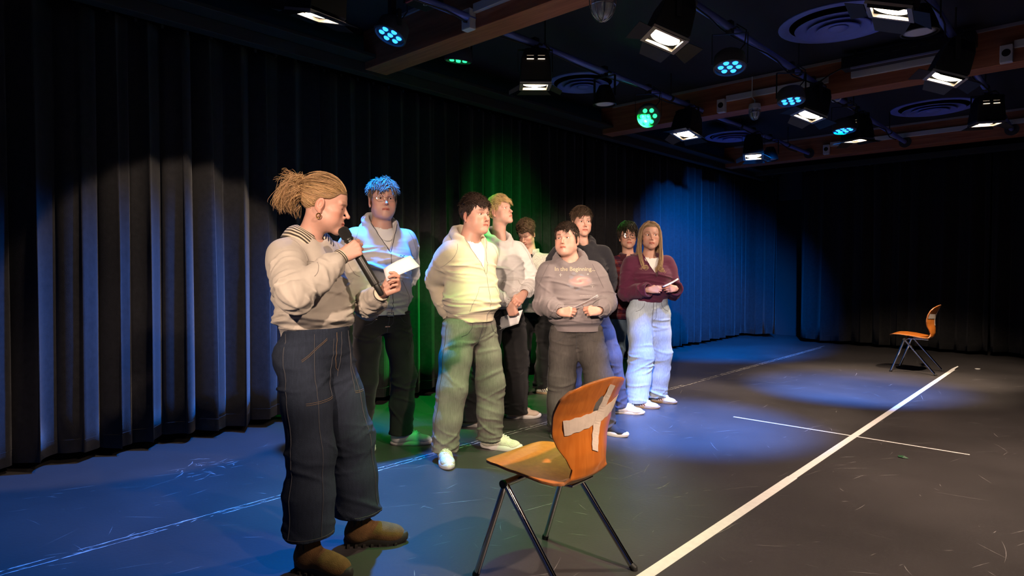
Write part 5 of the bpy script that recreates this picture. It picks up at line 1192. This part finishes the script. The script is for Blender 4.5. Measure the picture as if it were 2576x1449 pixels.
MB().tube([H3((.0315+.0135*math.sin(a), .0745+.0143*math.cos(a)*.98, -.0045-.0012*math.cos(a)*2)) for a in np.linspace(-.9, .9, 9)], .0010, 5).build('eyelashes', mat('lashes', (.05, .03, .02), .6), w1)
# microphone: its own thing, held in the right hand
ax = Vector((.211, -.47, .857)).normalized(); Mh = HM['R']; gc = Vector(J['Rwr'])+Vector(Mh @ Vector((0, .070, -.030))); hd = gc+ax*.085; tl = gc-ax*.175
mic = empty('microphone', world(w1, gc), label='black handheld wireless microphone held to the speaking woman\'s mouth', cat='microphone')
def on_axis(prof, name, m):
    d = world(w1, ax)-world(w1, (0, 0, 0)); M4 = d.to_track_quat('Z', 'Y').to_matrix().to_4x4(); return MB().lathe(prof, 22, M4).build(name, m, mic, smooth=True)
on_axis([(.0, -.17), (.0185, -.17), (.019, -.165), (.0185, -.05), (.0175, .02), (.018, .045)], 'handle', C_['mic']); on_axis([(.018, .045), (.0215, .048), (.0215, .055), (.019, .058)], 'collar_ring', C_['mic'])
on_axis([(.019, .058), (.0235, .066), (.0245, .085), (.0225, .100), (.015, .108), (.0, .110)], 'grille', C_['grille']); on_axis([(.0, -.222), (.008, -.222), (.0125, -.215), (.0135, -.172), (.0, -.17)], 'antenna_cap', C_['mic'])
p0 = Vector(J['Lwr'])+Vector(HM['L'] @ Vector((.02, .085, -.048)))
dr = Vector((-.60, .70, .42)).normalized(); up = Vector((-.12, -.35, .55)).normalized()
sheet('note_paper', [p0-dr*.03-up*.012, p0+dr*.125-up*.012, p0+dr*.105+up*.055, p0-dr*.025+up*.05], w1, C_['paper'], 'folded white note paper in the speaking woman\'s left hand', 'paper', .010)
# ================================================================ the standing group
def dress_shoes(body, sp, kind, m_up, m_sole, lace=None, stripe=None, sc=1.0):
    for q in ('R', 'L'):
        fx, fy, fyaw = sp['foot'+q]; shoe(body, kind, m_up, m_sole, fx, fy, fyaw, q == 'R', lace, stripe, sc)
def fly(tr, J, m, top, x=0.0, r=.002):
    bv = bvh(tr); cz = J['hipz']-.10
    seam(tr, bv, [(x, .4, top-.002), (x, .4, cz+.02), (x, .4, cz-.02)], (0, -1, 0), r, m, 'fly_seam', 12); seam(tr, bv, [(x-.032, .4, top-.002), (x-.032, .4, cz+.06), (x-.01, .4, cz+.025)], (0, -1, 0), r*.6, m, 'stitching', 10)
    for s_ in (-1, 1): seam(tr, bv, [(x+s_*.155, .4, top-.085), (x+s_*.115, .4, top-.07), (x+s_*.085, .4, top-.035), (x+s_*.08, .4, top-.004)], (0, -1, 0), r*.7, m, 'pocket_seam', 6)
def side_seams(tr, J, m, r=.0018, hem=.07):
    bv = bvh(tr)
    for q, s_ in (('R', 1), ('L', -1)):
        A, K, N = Vector(J[q+'hip']), Vector(J[q+'kn']), Vector(J[q+'ank']); pts = []
        for i in range(27):
            z = A.z+.05+(hem-A.z-.05)*i/26; c = A.lerp(K, (A.z-z)/(A.z-K.z)) if z > K.z else K.lerp(N, (K.z-z)/(K.z-N.z)); pts.append((c.x+s_*.3, c.y-.0, z))
        seam(tr, bv, pts, (-s_, 0, 0), r, m, 'side_seam')
def pocket(g, J, hem, m, w=.115, h=.16, x=0.0, split=False):
    """kangaroo pocket outline"""
    bv = bvh(g); z0 = hem+.075; L = J['lean'][0]+x
    for s_ in (-1, 1): seam(g, bv, [(L+s_*w*1.15, .5, z0), (L+s_*w*1.1, .5, z0+h*.35), (L+s_*w*.62, .5, z0+h)], (0, -1, 0), .0014, m, 'pocket_seam', 7)
    seam(g, bv, [(L-w*.62, .5, z0+h), (L+w*.62, .5, z0+h)], (0, -1, 0), .0012, m, 'pocket_seam', 10)
def hemseam(g, J, z, m, a0=-1.7, a1=1.7):
    bv = bvh(g); lx, ly = J['lean']; seam(g, bv, [(lx*.2+.45*math.sin(a), .45*math.cos(a), z) for a in np.linspace(a0, a1, 46)], lambda p: (-p[0], -p[1], 0), .0012, m, 'rib_seam')
def armseams(g, J, m):
    bv = bvh(g)
    for q, s_ in (('R', 1), ('L', -1)):
        A = Vector(J[q+'sh']); seam(g, bv, [(A.x-s_*.004+s_*.006*k, .5, A.z+.045-.013*k) for k in range(15)], (0, -1, 0), .0013, m, 'shoulder_seam')

# ---- glasses, light grey zip hoodie, black trousers
hc = np.array([.17, .115, .075])
sp = dict(H=1.90, hs=1.10, zsh=1.500, hipz=.93, sw=.172, lean=(-.01, -.03), headpos=(-.018, -.03, 1.735), head=(-11, 2, 0), skin=SK2, hairc=hc, neck=.060, belly=.01,
    armR=((.12, -.17, .99), (.55, -.8, 0)), armL=((-.12, -.16, .99), (-.75, -.5, 0)), footR=(.10, -.16, 5), footL=(-.205, -.045, 62), gaze=(-4, -2),
    face=dict(vox=.0034, face_w=1.04, jaw=1.05, eye=.75, fat=.004, lips=1.0, brow=.5), hair=dict(style='crop', top=.024, side=.007, back=.012, locks=1800, len=.050, lr=.0018, lift=.32, grav=.42, splay=.2, mess=.2, curl=.12, seed=11, face_w=1.04))
p2, J, hm, hp, HM = person('tall young man with glasses in a light grey zip hoodie, lit blue from above', (-3.643, 2.622), -103.7, sp)
o_ = dict(w=1.0, d=1.02, hem=.945, band=.055, slv=(.078, .068, .054), hood=dict(v=1.25, r=.029, open=.080), vneck=(.175, .105), seed=41)
g = top_garment('zip_hoodie', p2, J, o_, C_['lgrey'], .0068); tee(p2, J, C_['white'], .062); zipline(g, J, .95, J['nkc'][2]-.175, C_['zip']); vedges(g, J, .175, .105, C_['zip']); pocket(g, J, .945, C_['seamd'], .12); hemseam(g, J, 1.0, C_['seamd']); armseams(g, J, C_['seamd'])
bv = bvh(g); seam(g, bv, [(-.075-.006*k, .5, 1.345+.006*math.sin(k*1.2)) for k in range(8)], (0, -1, 0), .0018, C_['zip'], 'chest_logo')
nc = Vector(J['nkc']); MB().tube([(nc.x+.052*math.sin(a), nc.y+.075+.045*math.cos(a), nc.z-.055-.045*math.cos(a)) for a in np.linspace(-1.7, 1.7, 24)], .0014, 5).build('necklace', C_['silver'], p2)
tr_ = trousers(p2, J, dict(top=1.0, leg=(.100, .086, .078), hem=.075, seed=21), C_['blackden'], .0082); fly(tr_, J, C_['stitchw'], .965); side_seams(tr_, J, C_['stitchw'])
bv = bvh(tr_); seam(tr_, bv, [(.3*math.sin(a), .3*math.cos(a), .955) for a in np.linspace(-1.5, 1.5, 30)], lambda p: (-p[0], -p[1], 0), .012, C_['blackden'], 'belt')
MB().tube([(-.022, .142, .968), (.022, .142, .968), (.022, .142, .942), (-.022, .142, .942), (-.022, .142, .968)], .0028, 6).build('belt_buckle', C_['silver'], p2)
dress_shoes(p2, sp, 'court', C_['wleather'], C_['wsole'], C_['wleather'], None, 1.05); glasses(p2, hm, hp, C_['wire'], .024, .018, .0007)

# ---- cream zip hoodie
hc = np.array([.040, .024, .018])
sp = dict(H=1.785, hs=1.03, zsh=1.400, hipz=.865, sw=.155, lean=(-.02, -.02), headpos=(-.045, -.005, 1.622), head=(5, 0, 0), skin=SK, hairc=hc, neck=.063, belly=.022,
    armR=((.03, -.20, .925), (.05, -1, .1)), armL=((-.10, -.20, .93), (-.6, -.7, 0)), footR=(.235, .02, -30), footL=(-.225, .02, 33), gaze=(-6, 0),
    face=dict(vox=.0034, face_w=1.05, jaw=1.1, eye=.62, fat=.005, nose=1.05, brow=.8), hair=dict(style='crop', top=.022, side=.007, back=.010, locks=1800, len=.040, lr=.0017, lift=.5, grav=.2, curl=.5, splay=.10, seed=12, face_w=1.05, sidelen=.6))
p3, J, hm, hp, HM = person('young man in a cream zip hoodie and washed grey jeans, hands behind his back', (-3.117, 2.958), -93.5, sp)
o_ = dict(w=.90, d=1.0, hem=.905, band=.06, slv=(.084, .074, .058), hood=dict(v=1.2, r=.030, open=.082), vneck=(.22, .10), seed=43, balloon=1.03)
g = top_garment('zip_hoodie', p3, J, o_, C_['cream'], .0066); tee(p3, J, C_['white'], .062, .33, w=1.1); zipline(g, J, .909, J['nkc'][2]-.22, C_['seamd'], r=.0022); vedges(g, J, .22, .10, C_['seamd'], .0028); pocket(g, J, .905, C_['seamd'], .12); hemseam(g, J, .965, C_['seamd'], -2.4, 1.7); armseams(g, J, C_['seamd'])
tr_ = trousers(p3, J, dict(top=.93, w=1.08, leg=(.112, .096, .088), hem=.065, stack=1.2, seed=23), C_['greyden'], .0080, name='jeans'); fly(tr_, J, C_['stitchw'], .905); side_seams(tr_, J, C_['stitchw'])
dress_shoes(p3, sp, 'runner', C_['creamsh'], C_['wsole'], C_['wleather'], None, 1.03)

# ---- blond, pale grey hoodie, holding a card
hc = np.array([.52, .36, .17])
sp = dict(H=1.885, hs=1.02, zsh=1.455, hipz=.905, sw=.180, lean=(.0, -.03), headpos=(-.01, -.045, 1.738), head=(17, 13, 4), skin=SK2, hairc=hc, neck=.056,
    armR=((.075, .200, .985), (.8, -.5, 0)), handR=((-.42, .12, -.90), (.55, .83, -.1), 'pinch'), armL=((-.075, .205, 1.062), (-.8, -.5, 0)), handL=((.80, .22, -.56), (.25, .86, .45), 'wrap'), footR=(.285, .0, 42), footL=(-.195, .0, 58), gaze=(-8, 8),
    face=dict(vox=.0034, face_w=.97, jaw=.95, eye=.65, brow=.35, browc=(.30, .18, .09)), hair=dict(style='crop', top=.020, side=.005, back=.010, locks=1800, len=.052, lr=.0018, lift=.3, grav=.5, splay=.3, curl=.1, seed=13))
p4, J, hm, hp, HM = person('blond young man in a pale grey hoodie holding a white card, looking up', (-3.625, 3.796), -100.3, sp)
g = top_garment('hoodie', p4, J, dict(w=1.0, d=1.0, hem=.935, slv=(.078, .068, .054), hood=dict(v=1.5, r=.030, open=.078), seed=45, short=.0), C_['pale'], .0070); pocket(g, J, .935, C_['seamd'], .12); hemseam(g, J, .995, C_['seamd']); armseams(g, J, C_['seamd'])
tr_ = trousers(p4, J, dict(top=.99, leg=(.104, .100, .108), hem=.045, seed=25, stack=.5), C_['jet'], .0092); fly(tr_, J, C_['stitchw'], .955)
dress_shoes(p4, sp, 'court', C_['tanl'], C_['wsole'], C_['tanl'], None, 1.0)
hn = Vector(J['Rwr'])+Vector(HM['R'] @ Vector((0, .085, -.052))); dx = Vector((-.76, .56, .32)).normalized(); dz = Vector((.26, -.16, -.95)).normalized(); hn = hn+dz*.005
sheet('note_card', [hn-dx*.10, hn+dx*.085, hn+dx*.085+dz*.118, hn-dx*.10+dz*.118], p4, C_['paper'], 'blank white card hanging from the blond man\'s hand', 'card', .004)

# ---- flecked wool quarter-zip, looking down at a phone
hc = np.array([.085, .052, .030])
sp = dict(H=1.78, hs=1.0, zsh=1.365, hipz=.875, sw=.178, lean=(.04, .0), headpos=(.072, .045, 1.615), head=(-8, -32, 0), skin=SK, hairc=hc, neck=.055,
    armR=((.06, .235, 1.085), (.8, -.5, -.2)), handR=((-.55, .55, .55), (.4, .1, -.9), 'pinch'), armL=((-.085, .215, 1.09), (-.8, -.5, -.2)), handL=((.55, .55, .50), (-.4, .2, -.85), 'pinch'), footR=(.15, .02, 15), footL=(-.07, -.16, 78), gaze=(0, -25),
    face=dict(vox=.0038, eye=.25, brow=.8), hair=dict(style='curly', top=.030, side=.008, back=.012, locks=1800, len=.040, lr=.0025, curl=.5, grav=.2, seed=14))
p5, J, hm, hp, HM = person('curly-haired young man in a flecked wool half-zip jumper looking down at a phone', (-4.11, 4.776), -154.3, sp)
g = top_garment('half_zip_jumper', p5, J, dict(w=.98, d=1.0, hem=.835, band=.05, slv=(.084, .074, .058), seed=47, hood=None, neckr=.070, vneck=(.13, .065)), C_['wool'], .008); tee(p5, J, C_['darktee'], .058, .26); zipline(g, J, .95, J['nkc'][2]-.13, C_['wool'])
nc = Vector(J['nkc']); mb = MB()   # stand-up collar, open in front
vs = []; n = 24
for i in range(n+1):
    a = math.radians(115)+math.radians(310)*i/n
    for rr, zz in ((.079, -.02), (.083, .02), (.079, .052), (.070, .054), (.068, -.01)): vs.append((nc.x+rr*1.05*math.cos(a), nc.y+rr*math.sin(a)+.002, nc.z+zz-.012*max(0, math.sin(a))))
mb.add(vs, [(i*5+k, (i+1)*5+k, (i+1)*5+(k+1) % 5, i*5+(k+1) % 5) for i in range(n) for k in range(5)]); mb.build('collar', C_['wool'], p5, smooth='full')
tr_ = trousers(p5, J, dict(top=.94, leg=(.096, .084, .080), hem=.055, seed=27), C_['jet'], .0092); dress_shoes(p5, sp, 'slim', C_['creamsh'], C_['gumsole'], C_['wleather'], C_['stripe'])
hn = (Vector(J['Lwr'])+Vector(HM['L'] @ Vector((0, .10, -.045)))+Vector(J['Rwr'])+Vector(HM['R'] @ Vector((0, .10, -.045))))/2
ph = MB().box((-.036, -.074, -.004), (.036, .074, .004)).build('phone', C_['phone'], bevel=.003, loc=world(p5, hn)); ph.rotation_euler = (R(50), 0, p5.rotation_euler[2]); tag(ph, 'dark smartphone held by the curly-haired young man', 'phone')

# ---- taupe printed hoodie
hc = np.array([.036, .023, .017])
sp = dict(H=1.62, hs=1.03, zsh=1.275, hipz=.775, sw=.182, lean=(.045, -.02), headpos=(.072, -.012, 1.484), head=(-18, 5, 3), skin=SK2, hairc=hc, neck=.062, belly=.028, handsc=.95,
    armR=((.115, .245, .945), (.55, -.5, -.8)), handR=((-.86, .42, .05), (.38, .88, .20), 'pinch'), armL=((-.165, .235, .955), (-.55, -.5, -.8)), handL=((.84, .44, .03), (-.36, .90, .20), 'pinch'), footR=(.13, .03, -10), footL=(-.245, -.01, 58), gaze=(8, 6),
    face=dict(vox=.0034, face_w=1.06, jaw=1.12, eye=.72, fat=.007, nose=1.08, brow=.85), hair=dict(style='crop', top=.016, side=.004, back=.008, locks=1800, len=.034, lr=.0017, lift=.22, grav=.25, part=-.45, curl=.25, splay=.05, seed=15, face_w=1.06, sidelen=.7))
p6, J, hm, hp, HM = person('stocky young man in a taupe printed hoodie holding a paper strip in both hands', (-2.931, 3.893), -143.0, sp)
g = top_garment('hoodie', p6, J, dict(w=1.02, d=1.06, hem=.79, band=.05, slv=(.084, .080, .060), hood=dict(v=1.5, r=.030, open=.082), seed=49, cuffr=.042, balloon=1.04), C_['taupe'], .0064); hemseam(g, J, .845, C_['seamt']); armseams(g, J, C_['seamt']); pocket(g, J, .775, C_['seamt'], .14, .15)
tr_ = trousers(p6, J, dict(top=.84, w=1.14, leg=(.114, .104, .096), hem=.05, seed=29), C_['charden'], .0080, name='jeans'); fly(tr_, J, C_['stitchw'], .80); side_seams(tr_, J, C_['stitchw'])
dress_shoes(p6, sp, 'slip', C_['blacksh'], C_['wsole'], None, None, .98)
hn = (Vector(J['Rwr'])+Vector(HM['R'] @ Vector((.0, .085, -.04)))+Vector(J['Lwr'])+Vector(HM['L'] @ Vector((0, .085, -.04))))/2+Vector((.0, .01, .045)); dx = Vector((-.88, -.05, .42)).normalized(); dy = Vector((.1, .85, .42)).normalized()
sheet('note_paper', [hn-dx*.055, hn+dx*.15, hn+dx*.145+dy*.05, hn-dx*.055+dy*.035], p6, C_['paper'], 'white paper strip in the hands of the man in the printed hoodie', 'paper', .006)
# print on the chest: lettering, galaxy, stars
bv = bvh(g)
def project_obj(o, M4, bv, d=(0, -1, 0), off=.0015):
    dv = Vector(d)
    for v in o.data.vertices:
        p = M4 @ v.co; h = bv.ray_cast(p-dv*.6, dv); v.co = (h[0]-dv*off) if h[0] else p
M_ink = mat('pale_print_ink', (.42, .36, .26), .85); M_star = mat('white_print_ink', (.62, .58, .55), .85)
def chest_M(x, z): return Matrix.Translation((x, .5, z)) @ Matrix.Rotation(R(180), 4, 'Z') @ Matrix.Rotation(R(90), 4, 'X')
tx = text_mesh('In the Beginning...', .043, 'lettering', M_ink, g, 0, True, 3); project_obj(tx, chest_M(.012, 1.258), bv)
rg = random.Random(3); gm = MB(); cx, cz = -.018, 1.172
M_gal = mat('galaxy_print', (1, 1, 1), .9, attr='Col'); V = []; F = []; Cc = []
nr_, na_ = 22, 72
def noise2(a, b): return .5+.5*math.sin(a*3.1+1.3*math.sin(b*2.3))*math.cos(b*2.7+math.sin(a*1.7))
base_c = np.array([.185, .16, .165])
for i in range(nr_+1):
    r_ = i/nr_
    for k in range(na_):
        a = 2*math.pi*k/na_; V.append(Vector((cx+.135*r_*math.cos(a), .5, cz+.105*r_*math.sin(a))))
        u, v = r_*math.cos(a), r_*math.sin(a)*1.25; rr = math.hypot(u*1.15+.1, v*1.55+.05); an = math.atan2(v*1.5, u); arm = .5+.5*math.cos(2*an-9*rr)
        c = base_c.copy(); wr = max(0, 1-rr/.82)**.8; c = c*(1-wr*.75)+np.array([.50, .23, .20])*wr*.75
        c += np.array([.22, .16, .13])*(arm**3)*max(0, 1-abs(rr-.35)/.4)*.8; c = c*(1-math.exp(-(rr/.11)**2))+np.array([.62, .10, .12])*math.exp(-(rr/.11)**2)
        bl = max(0, noise2(u*3, v*3)-.45)*(1 if r_ > .4 else .2)*(1-r_); c = c*(1-bl*1.3)+np.array([.16, .24, .36])*bl*1.3
        Cc.append(c*(1-r_**2)+base_c*r_**2)
for i in range(nr_):
    for k in range(na_):
        q_ = (i*na_+k, i*na_+(k+1) % na_, (i+1)*na_+(k+1) % na_, (i+1)*na_+k)
        if max(float(np.abs(Cc[j]-base_c).max()) for j in q_) > .022: F.append(q_)
V = np.array([((bv.ray_cast(v, Vector((0, -1, 0)))[0] or v)+Vector((0, .0012, 0)))[:] for v in V]); np_mesh('galaxy_print', V, np.array(F), M_gal, g, np.array(Cc))
for (sx, sz, sr) in ((.118, 1.215, .012), (-.118, 1.135, .015), (-.085, 1.220, .007)):
    st = MB(); 
    for q in range(2):
        l = [(-sr, -.001), (sr, -.001), (sr, .001), (-sr, .001)]
        st.add([((bv.ray_cast(Vector((sx+(a if q == 0 else b), .5, sz+(b if q == 0 else a))), Vector((0, -1, 0)))[0] or Vector((sx, .2, sz)))+Vector((0, .002, 0))) for a, b in l], [(0, 1, 2, 3)])
    st.build('star_print', M_star, g)
ln = text_mesh('in the darkness of the universe', .0072, 'lettering', M_star, g, 0, False, 1); project_obj(ln, chest_M(-.070, 1.062), bv)

# ---- black hoodie
hc = np.array([.075, .048, .032])
sp = dict(H=1.825, hs=1.02, zsh=1.425, hipz=.90, sw=.186, lean=(.015, -.03), headpos=(.018, -.03, 1.664), head=(2, 0, 0), skin=SK2, hairc=hc, neck=.056,
    armR=((.20, -.02, .90), (.6, -.8, 0)), armL=((-.20, -.06, .90), (-.6, -.8, 0)), footR=(.12, .0, 5), footL=(-.355, .01, 62), gaze=(-6, -2),
    face=dict(vox=.0034, face_w=.97, jaw=.98, eye=.7, brow=.9), hair=dict(style='crop', top=.024, side=.007, back=.012, locks=1800, len=.050, lr=.0014, lift=.35, grav=.45, splay=.2, curl=.15, part=.2, seed=16))
p7, J, hm, hp, HM = person('dark-haired young man in a black hoodie standing behind the printed hoodie', (-3.273, 4.461), -127.7, sp)
g = top_garment('hoodie', p7, J, dict(w=1.05, d=1.05, hem=.83, slv=(.080, .070, .056), hood=dict(v=1.5, r=.030, open=.078), seed=51), C_['black'], .0076); bv = bvh(g)
tg = MB(); tg.add([(bv.ray_cast(Vector((x, .5, z)), Vector((0, -1, 0)))[0] or Vector((x, .2, z)))+Vector((0, .0015, 0)) for x, z in ((-.060, 1.262), (-.090, 1.262), (-.090, 1.252), (-.060, 1.252))], [(0, 1, 2, 3)]); tg.build('chest_logo', C_['white'], g)
tr_ = trousers(p7, J, dict(top=.95, leg=(.106, .094, .088), hem=.055, seed=31), C_['slateden'], .0088, name='jeans'); side_seams(tr_, J, C_['stitchw'])
dress_shoes(p7, sp, 'slim', C_['wleather'], C_['wsole'], C_['wleather'], C_['wsole'], 1.04)

# ---- plaid shirt, black glasses
hc = np.array([.030, .021, .016])
def plaid(V):
    x = V[:, 0]*.8+np.arctan2(V[:, 1], V[:, 0])*.05; z = V[:, 2]; C = np.tile(np.array([.13, .018, .022]), (len(V), 1)); P = .075
    fx = (x/P) % 1; fz = (z/P) % 1
    for f in (fx, fz): C[(f > .1) & (f < .5)] *= np.array([.42, .5, .9])
    for f in (fx, fz): C[(f > .74) & (f < .84)] = C[(f > .74) & (f < .84)]*.5+np.array([.16, .10, .11])*.5
    return C
sp = dict(H=1.745, hs=1.06, zsh=1.345, hipz=.86, sw=.172, lean=(.0, -.02), headpos=(.004, -.02, 1.590), head=(3, 3, 0), skin=SK, hairc=hc, neck=.053,
    armR=((.06, .21, 1.02), (.8, -.4, -.4)), handR=((-.8, .5, 0), (.4, .8, .3), 'wrap'), armL=((-.10, .20, 1.03), (-.8, -.4, -.4)), handL=((.8, .5, 0), (-.4, .8, .3), 'wrap'), footR=(.13, .0, 10), footL=(-.10, .0, 20),
    face=dict(vox=.0038, face_w=.95, jaw=.92, eye=.8, brow=.8), hair=dict(style='crop', top=.026, side=.012, back=.014, locks=1800, len=.055, lr=.0021, lift=.25, grav=.4, splay=.3, curl=.25, seed=17, sidelen=.8))
p8, J, hm, hp, HM = person('young man with black glasses in a red plaid shirt, green light on his hair', (-3.487, 5.489), -141.6, sp)
g = top_garment('plaid_shirt', p8, J, dict(w=1.0, d=1.0, hem=.765, band=.03, hemw=1.08, slv=(.082, .068, .052), neckr=.068, vneck=(.09, .05), seed=53, hood=None), C_['plaid'], .008, plaid); tee(p8, J, C_['white'], .058, .2)
nc = Vector(J['nkc'])
for s_ in (-1, 1):
    vs = []; n = 14
    for i in range(n+1):
        a = math.radians(-90)+s_*math.radians(165)*i/n; e = i/n
        for rr, zz in ((.066, .040), (.082, .030), (.104+.02*e**3, -.012-.03*e**4)): vs.append((nc.x+rr*math.cos(a)*(1), nc.y+rr*.95*math.sin(a), nc.z+zz-.02*max(0, math.sin(a))))
    cl = MB().add(vs, [(i*3+k, (i+1)*3+k, (i+1)*3+k+1, i*3+k+1) for i in range(n) for k in range(2)]).build('shirt_collar', fabric('plaid_collar', (.05, .010, .018), .3, scale=60), p8, smooth='full'); so = cl.modifiers.new('t', 'SOLIDIFY'); so.thickness = .003
tr_ = trousers(p8, J, dict(top=.93, leg=(.096, .080, .074), hem=.05, seed=33), C_['blueden'], .0095, name='jeans'); dress_shoes(p8, sp, 'slim', C_['wleather'], C_['wsole'], None, None)
glasses(p8, hm, hp, C_['bframe'], .026, .021, .0016, 3.2)

# ---- woman in plum cardigan
hc = np.array([.36, .245, .145])
def long_paths():
    P = []
    for s_ in (-1, 1):
        for k in range(7):   # from the centre part down past the shoulders, to the front
            f = k/6; y0 = .062-.05*f
            P.append([(s_*.010, y0, .116-.004*f), (s_*.052, y0-.006, .098), (s_*(.080+.004*f), y0-.030, .035), (s_*(.086+.004*f), y0-.036, -.04), (s_*(.088+.006*f), y0*.5-.01, -.12), (s_*(.086+.006*f), y0*.4+.03, -.19), (s_*(.074+.008*f), .085, -.25), (s_*(.060+.012*f), .112, -.295), (s_*(.050+.02*f), .120, -.325)])
        for k in range(6):   # behind the shoulders
            f = k/5; P.append([(s_*.010, -.0-.06*f, .120-.012*f), (s_*.058, -.03-.05*f, .085), (s_*(.086-.02*f), -.05-.04*f, .0), (s_*(.094-.02*f), -.07-.03*f, -.10), (s_*(.104-.03*f), -.095-.02*f, -.19), (s_*(.108-.04*f), -.115, -.28)])
        for k in range(3):   # big end curls on the chest
            c = np.array([s_*(.062+.008*k), .118, -.292-.006*k]); r_ = .022-.003*k
            P.append([tuple(c+np.array([s_*r_*math.cos(a_), .006*a_/3-.006, r_*math.sin(a_)])) for a_ in np.linspace(.6, 6.6, 12)])
    return P
hl_f = ([-.13, -.06, -.028, -.012, .004, .030, .050, .070, .12], [-.078, -.070, -.045, -.03, .0, .018, .040, .066, .070])
sp = dict(H=1.71, hs=1.07, zsh=1.345, hipz=.86, sw=.178, lean=(-.015, -.03), headpos=(-.018, -.02, 1.570), head=(-12, 1, 0), skin=SK, hairc=hc, neck=.050, belly=.012, handsc=.9,
    armR=((.075, .215, 1.075), (.55, -.5, -.8)), handR=((-.92, .36, .06), (.32, .90, .20), 'wrap'), armL=((-.185, .195, 1.085), (-.3, -.6, -.8)), handL=((.86, .46, .0), (-.36, .90, .15), 'wrap'), footR=(.105, .115, 60), footL=(-.15, -.09, 48), hipw=1.0, gaze=(-24, 2),
    face=dict(vox=.0034, face_w=.99, jaw=.92, eye=.85, lips=1.15, nose=.95, brow=.7, browc=(.12, .07, .04)), hair=dict(style='part', top=.006, side=.003, back=.006, locks=1000, len=.085, lr=.0015, seg=7, hl=hl_f, seed=18, na=.0006, extra=lock_strands(long_paths(), hc, 6, 900, .013, .0019, 11, .003)))
p9, J, hm, hp, HM = person('woman with long wavy hair in a plum cardigan and light blue jeans', (-3.074, 5.19), -129.4, sp)
g = top_garment('cardigan', p9, J, dict(w=.98, d=1.0, hem=.955, band=.04, slv=(.078, .070, .062), cuff=.03, cuffr=.060, flare=1.12, short=.005, seed=55, neckr=.074, vneck=(.20, .085), bust=.035, hood=None, hemw=.98), C_['plum'], .007); tee(p9, J, C_['white'], .085, .28, 'camisole', .012, .95); vedges(g, J, .20, .085, C_['plum'], .004)
tr_ = trousers(p9, J, dict(top=1.0, w=1.10, leg=(.118, .108, .110), hemR=.045, hemL=.05, stack=.9, seed=35), C_['lightden'], .0080, name='jeans'); fly(tr_, J, C_['stitchw'], .96); side_seams(tr_, J, mat('pale_denim_seam', (.22, .27, .33), .9))
dress_shoes(p9, sp, 'slim', C_['wleather'], C_['gumsole'], C_['wleather'], C_['redstripe'], .95)
H3 = lambda p: Vector(T(hm, hp, np.array([p]))[0])
for s_ in (1, -1): MB().lathe([(0, .0065), (.0046, .0046), (.0065, 0), (.0046, -.0046), (0, -.0065)], 12, Matrix.Translation(H3((s_*.080, .004, -.056)))).build('earring', C_['pearl'], p9, smooth='full')
nc = Vector(J['nkc']); MB().tube([(nc.x+.056*math.sin(a), nc.y+.062+.036*math.cos(a), nc.z-.035-.05*math.cos(a)) for a in np.linspace(-1.6, 1.6, 24)], .0012, 5).build('necklace', C_['gold'], p9)
hn = (Vector(J['Rwr'])+Vector(HM['R'] @ Vector((0, .08, -.03)))+Vector(J['Lwr'])+Vector(HM['L'] @ Vector((0, .08, -.03))))/2+Vector((-.01, .01, .04)); dx = Vector((-.90, .0, .44)).normalized(); dy = Vector((.15, .9, -.35)).normalized()
sheet('note_paper', [hn-dx*.02, hn+dx*.14, hn+dx*.14+dy*.03, hn-dx*.02+dy*.03], p9, C_['paper'], 'small folded paper in the hands of the woman in plum', 'paper', .006)
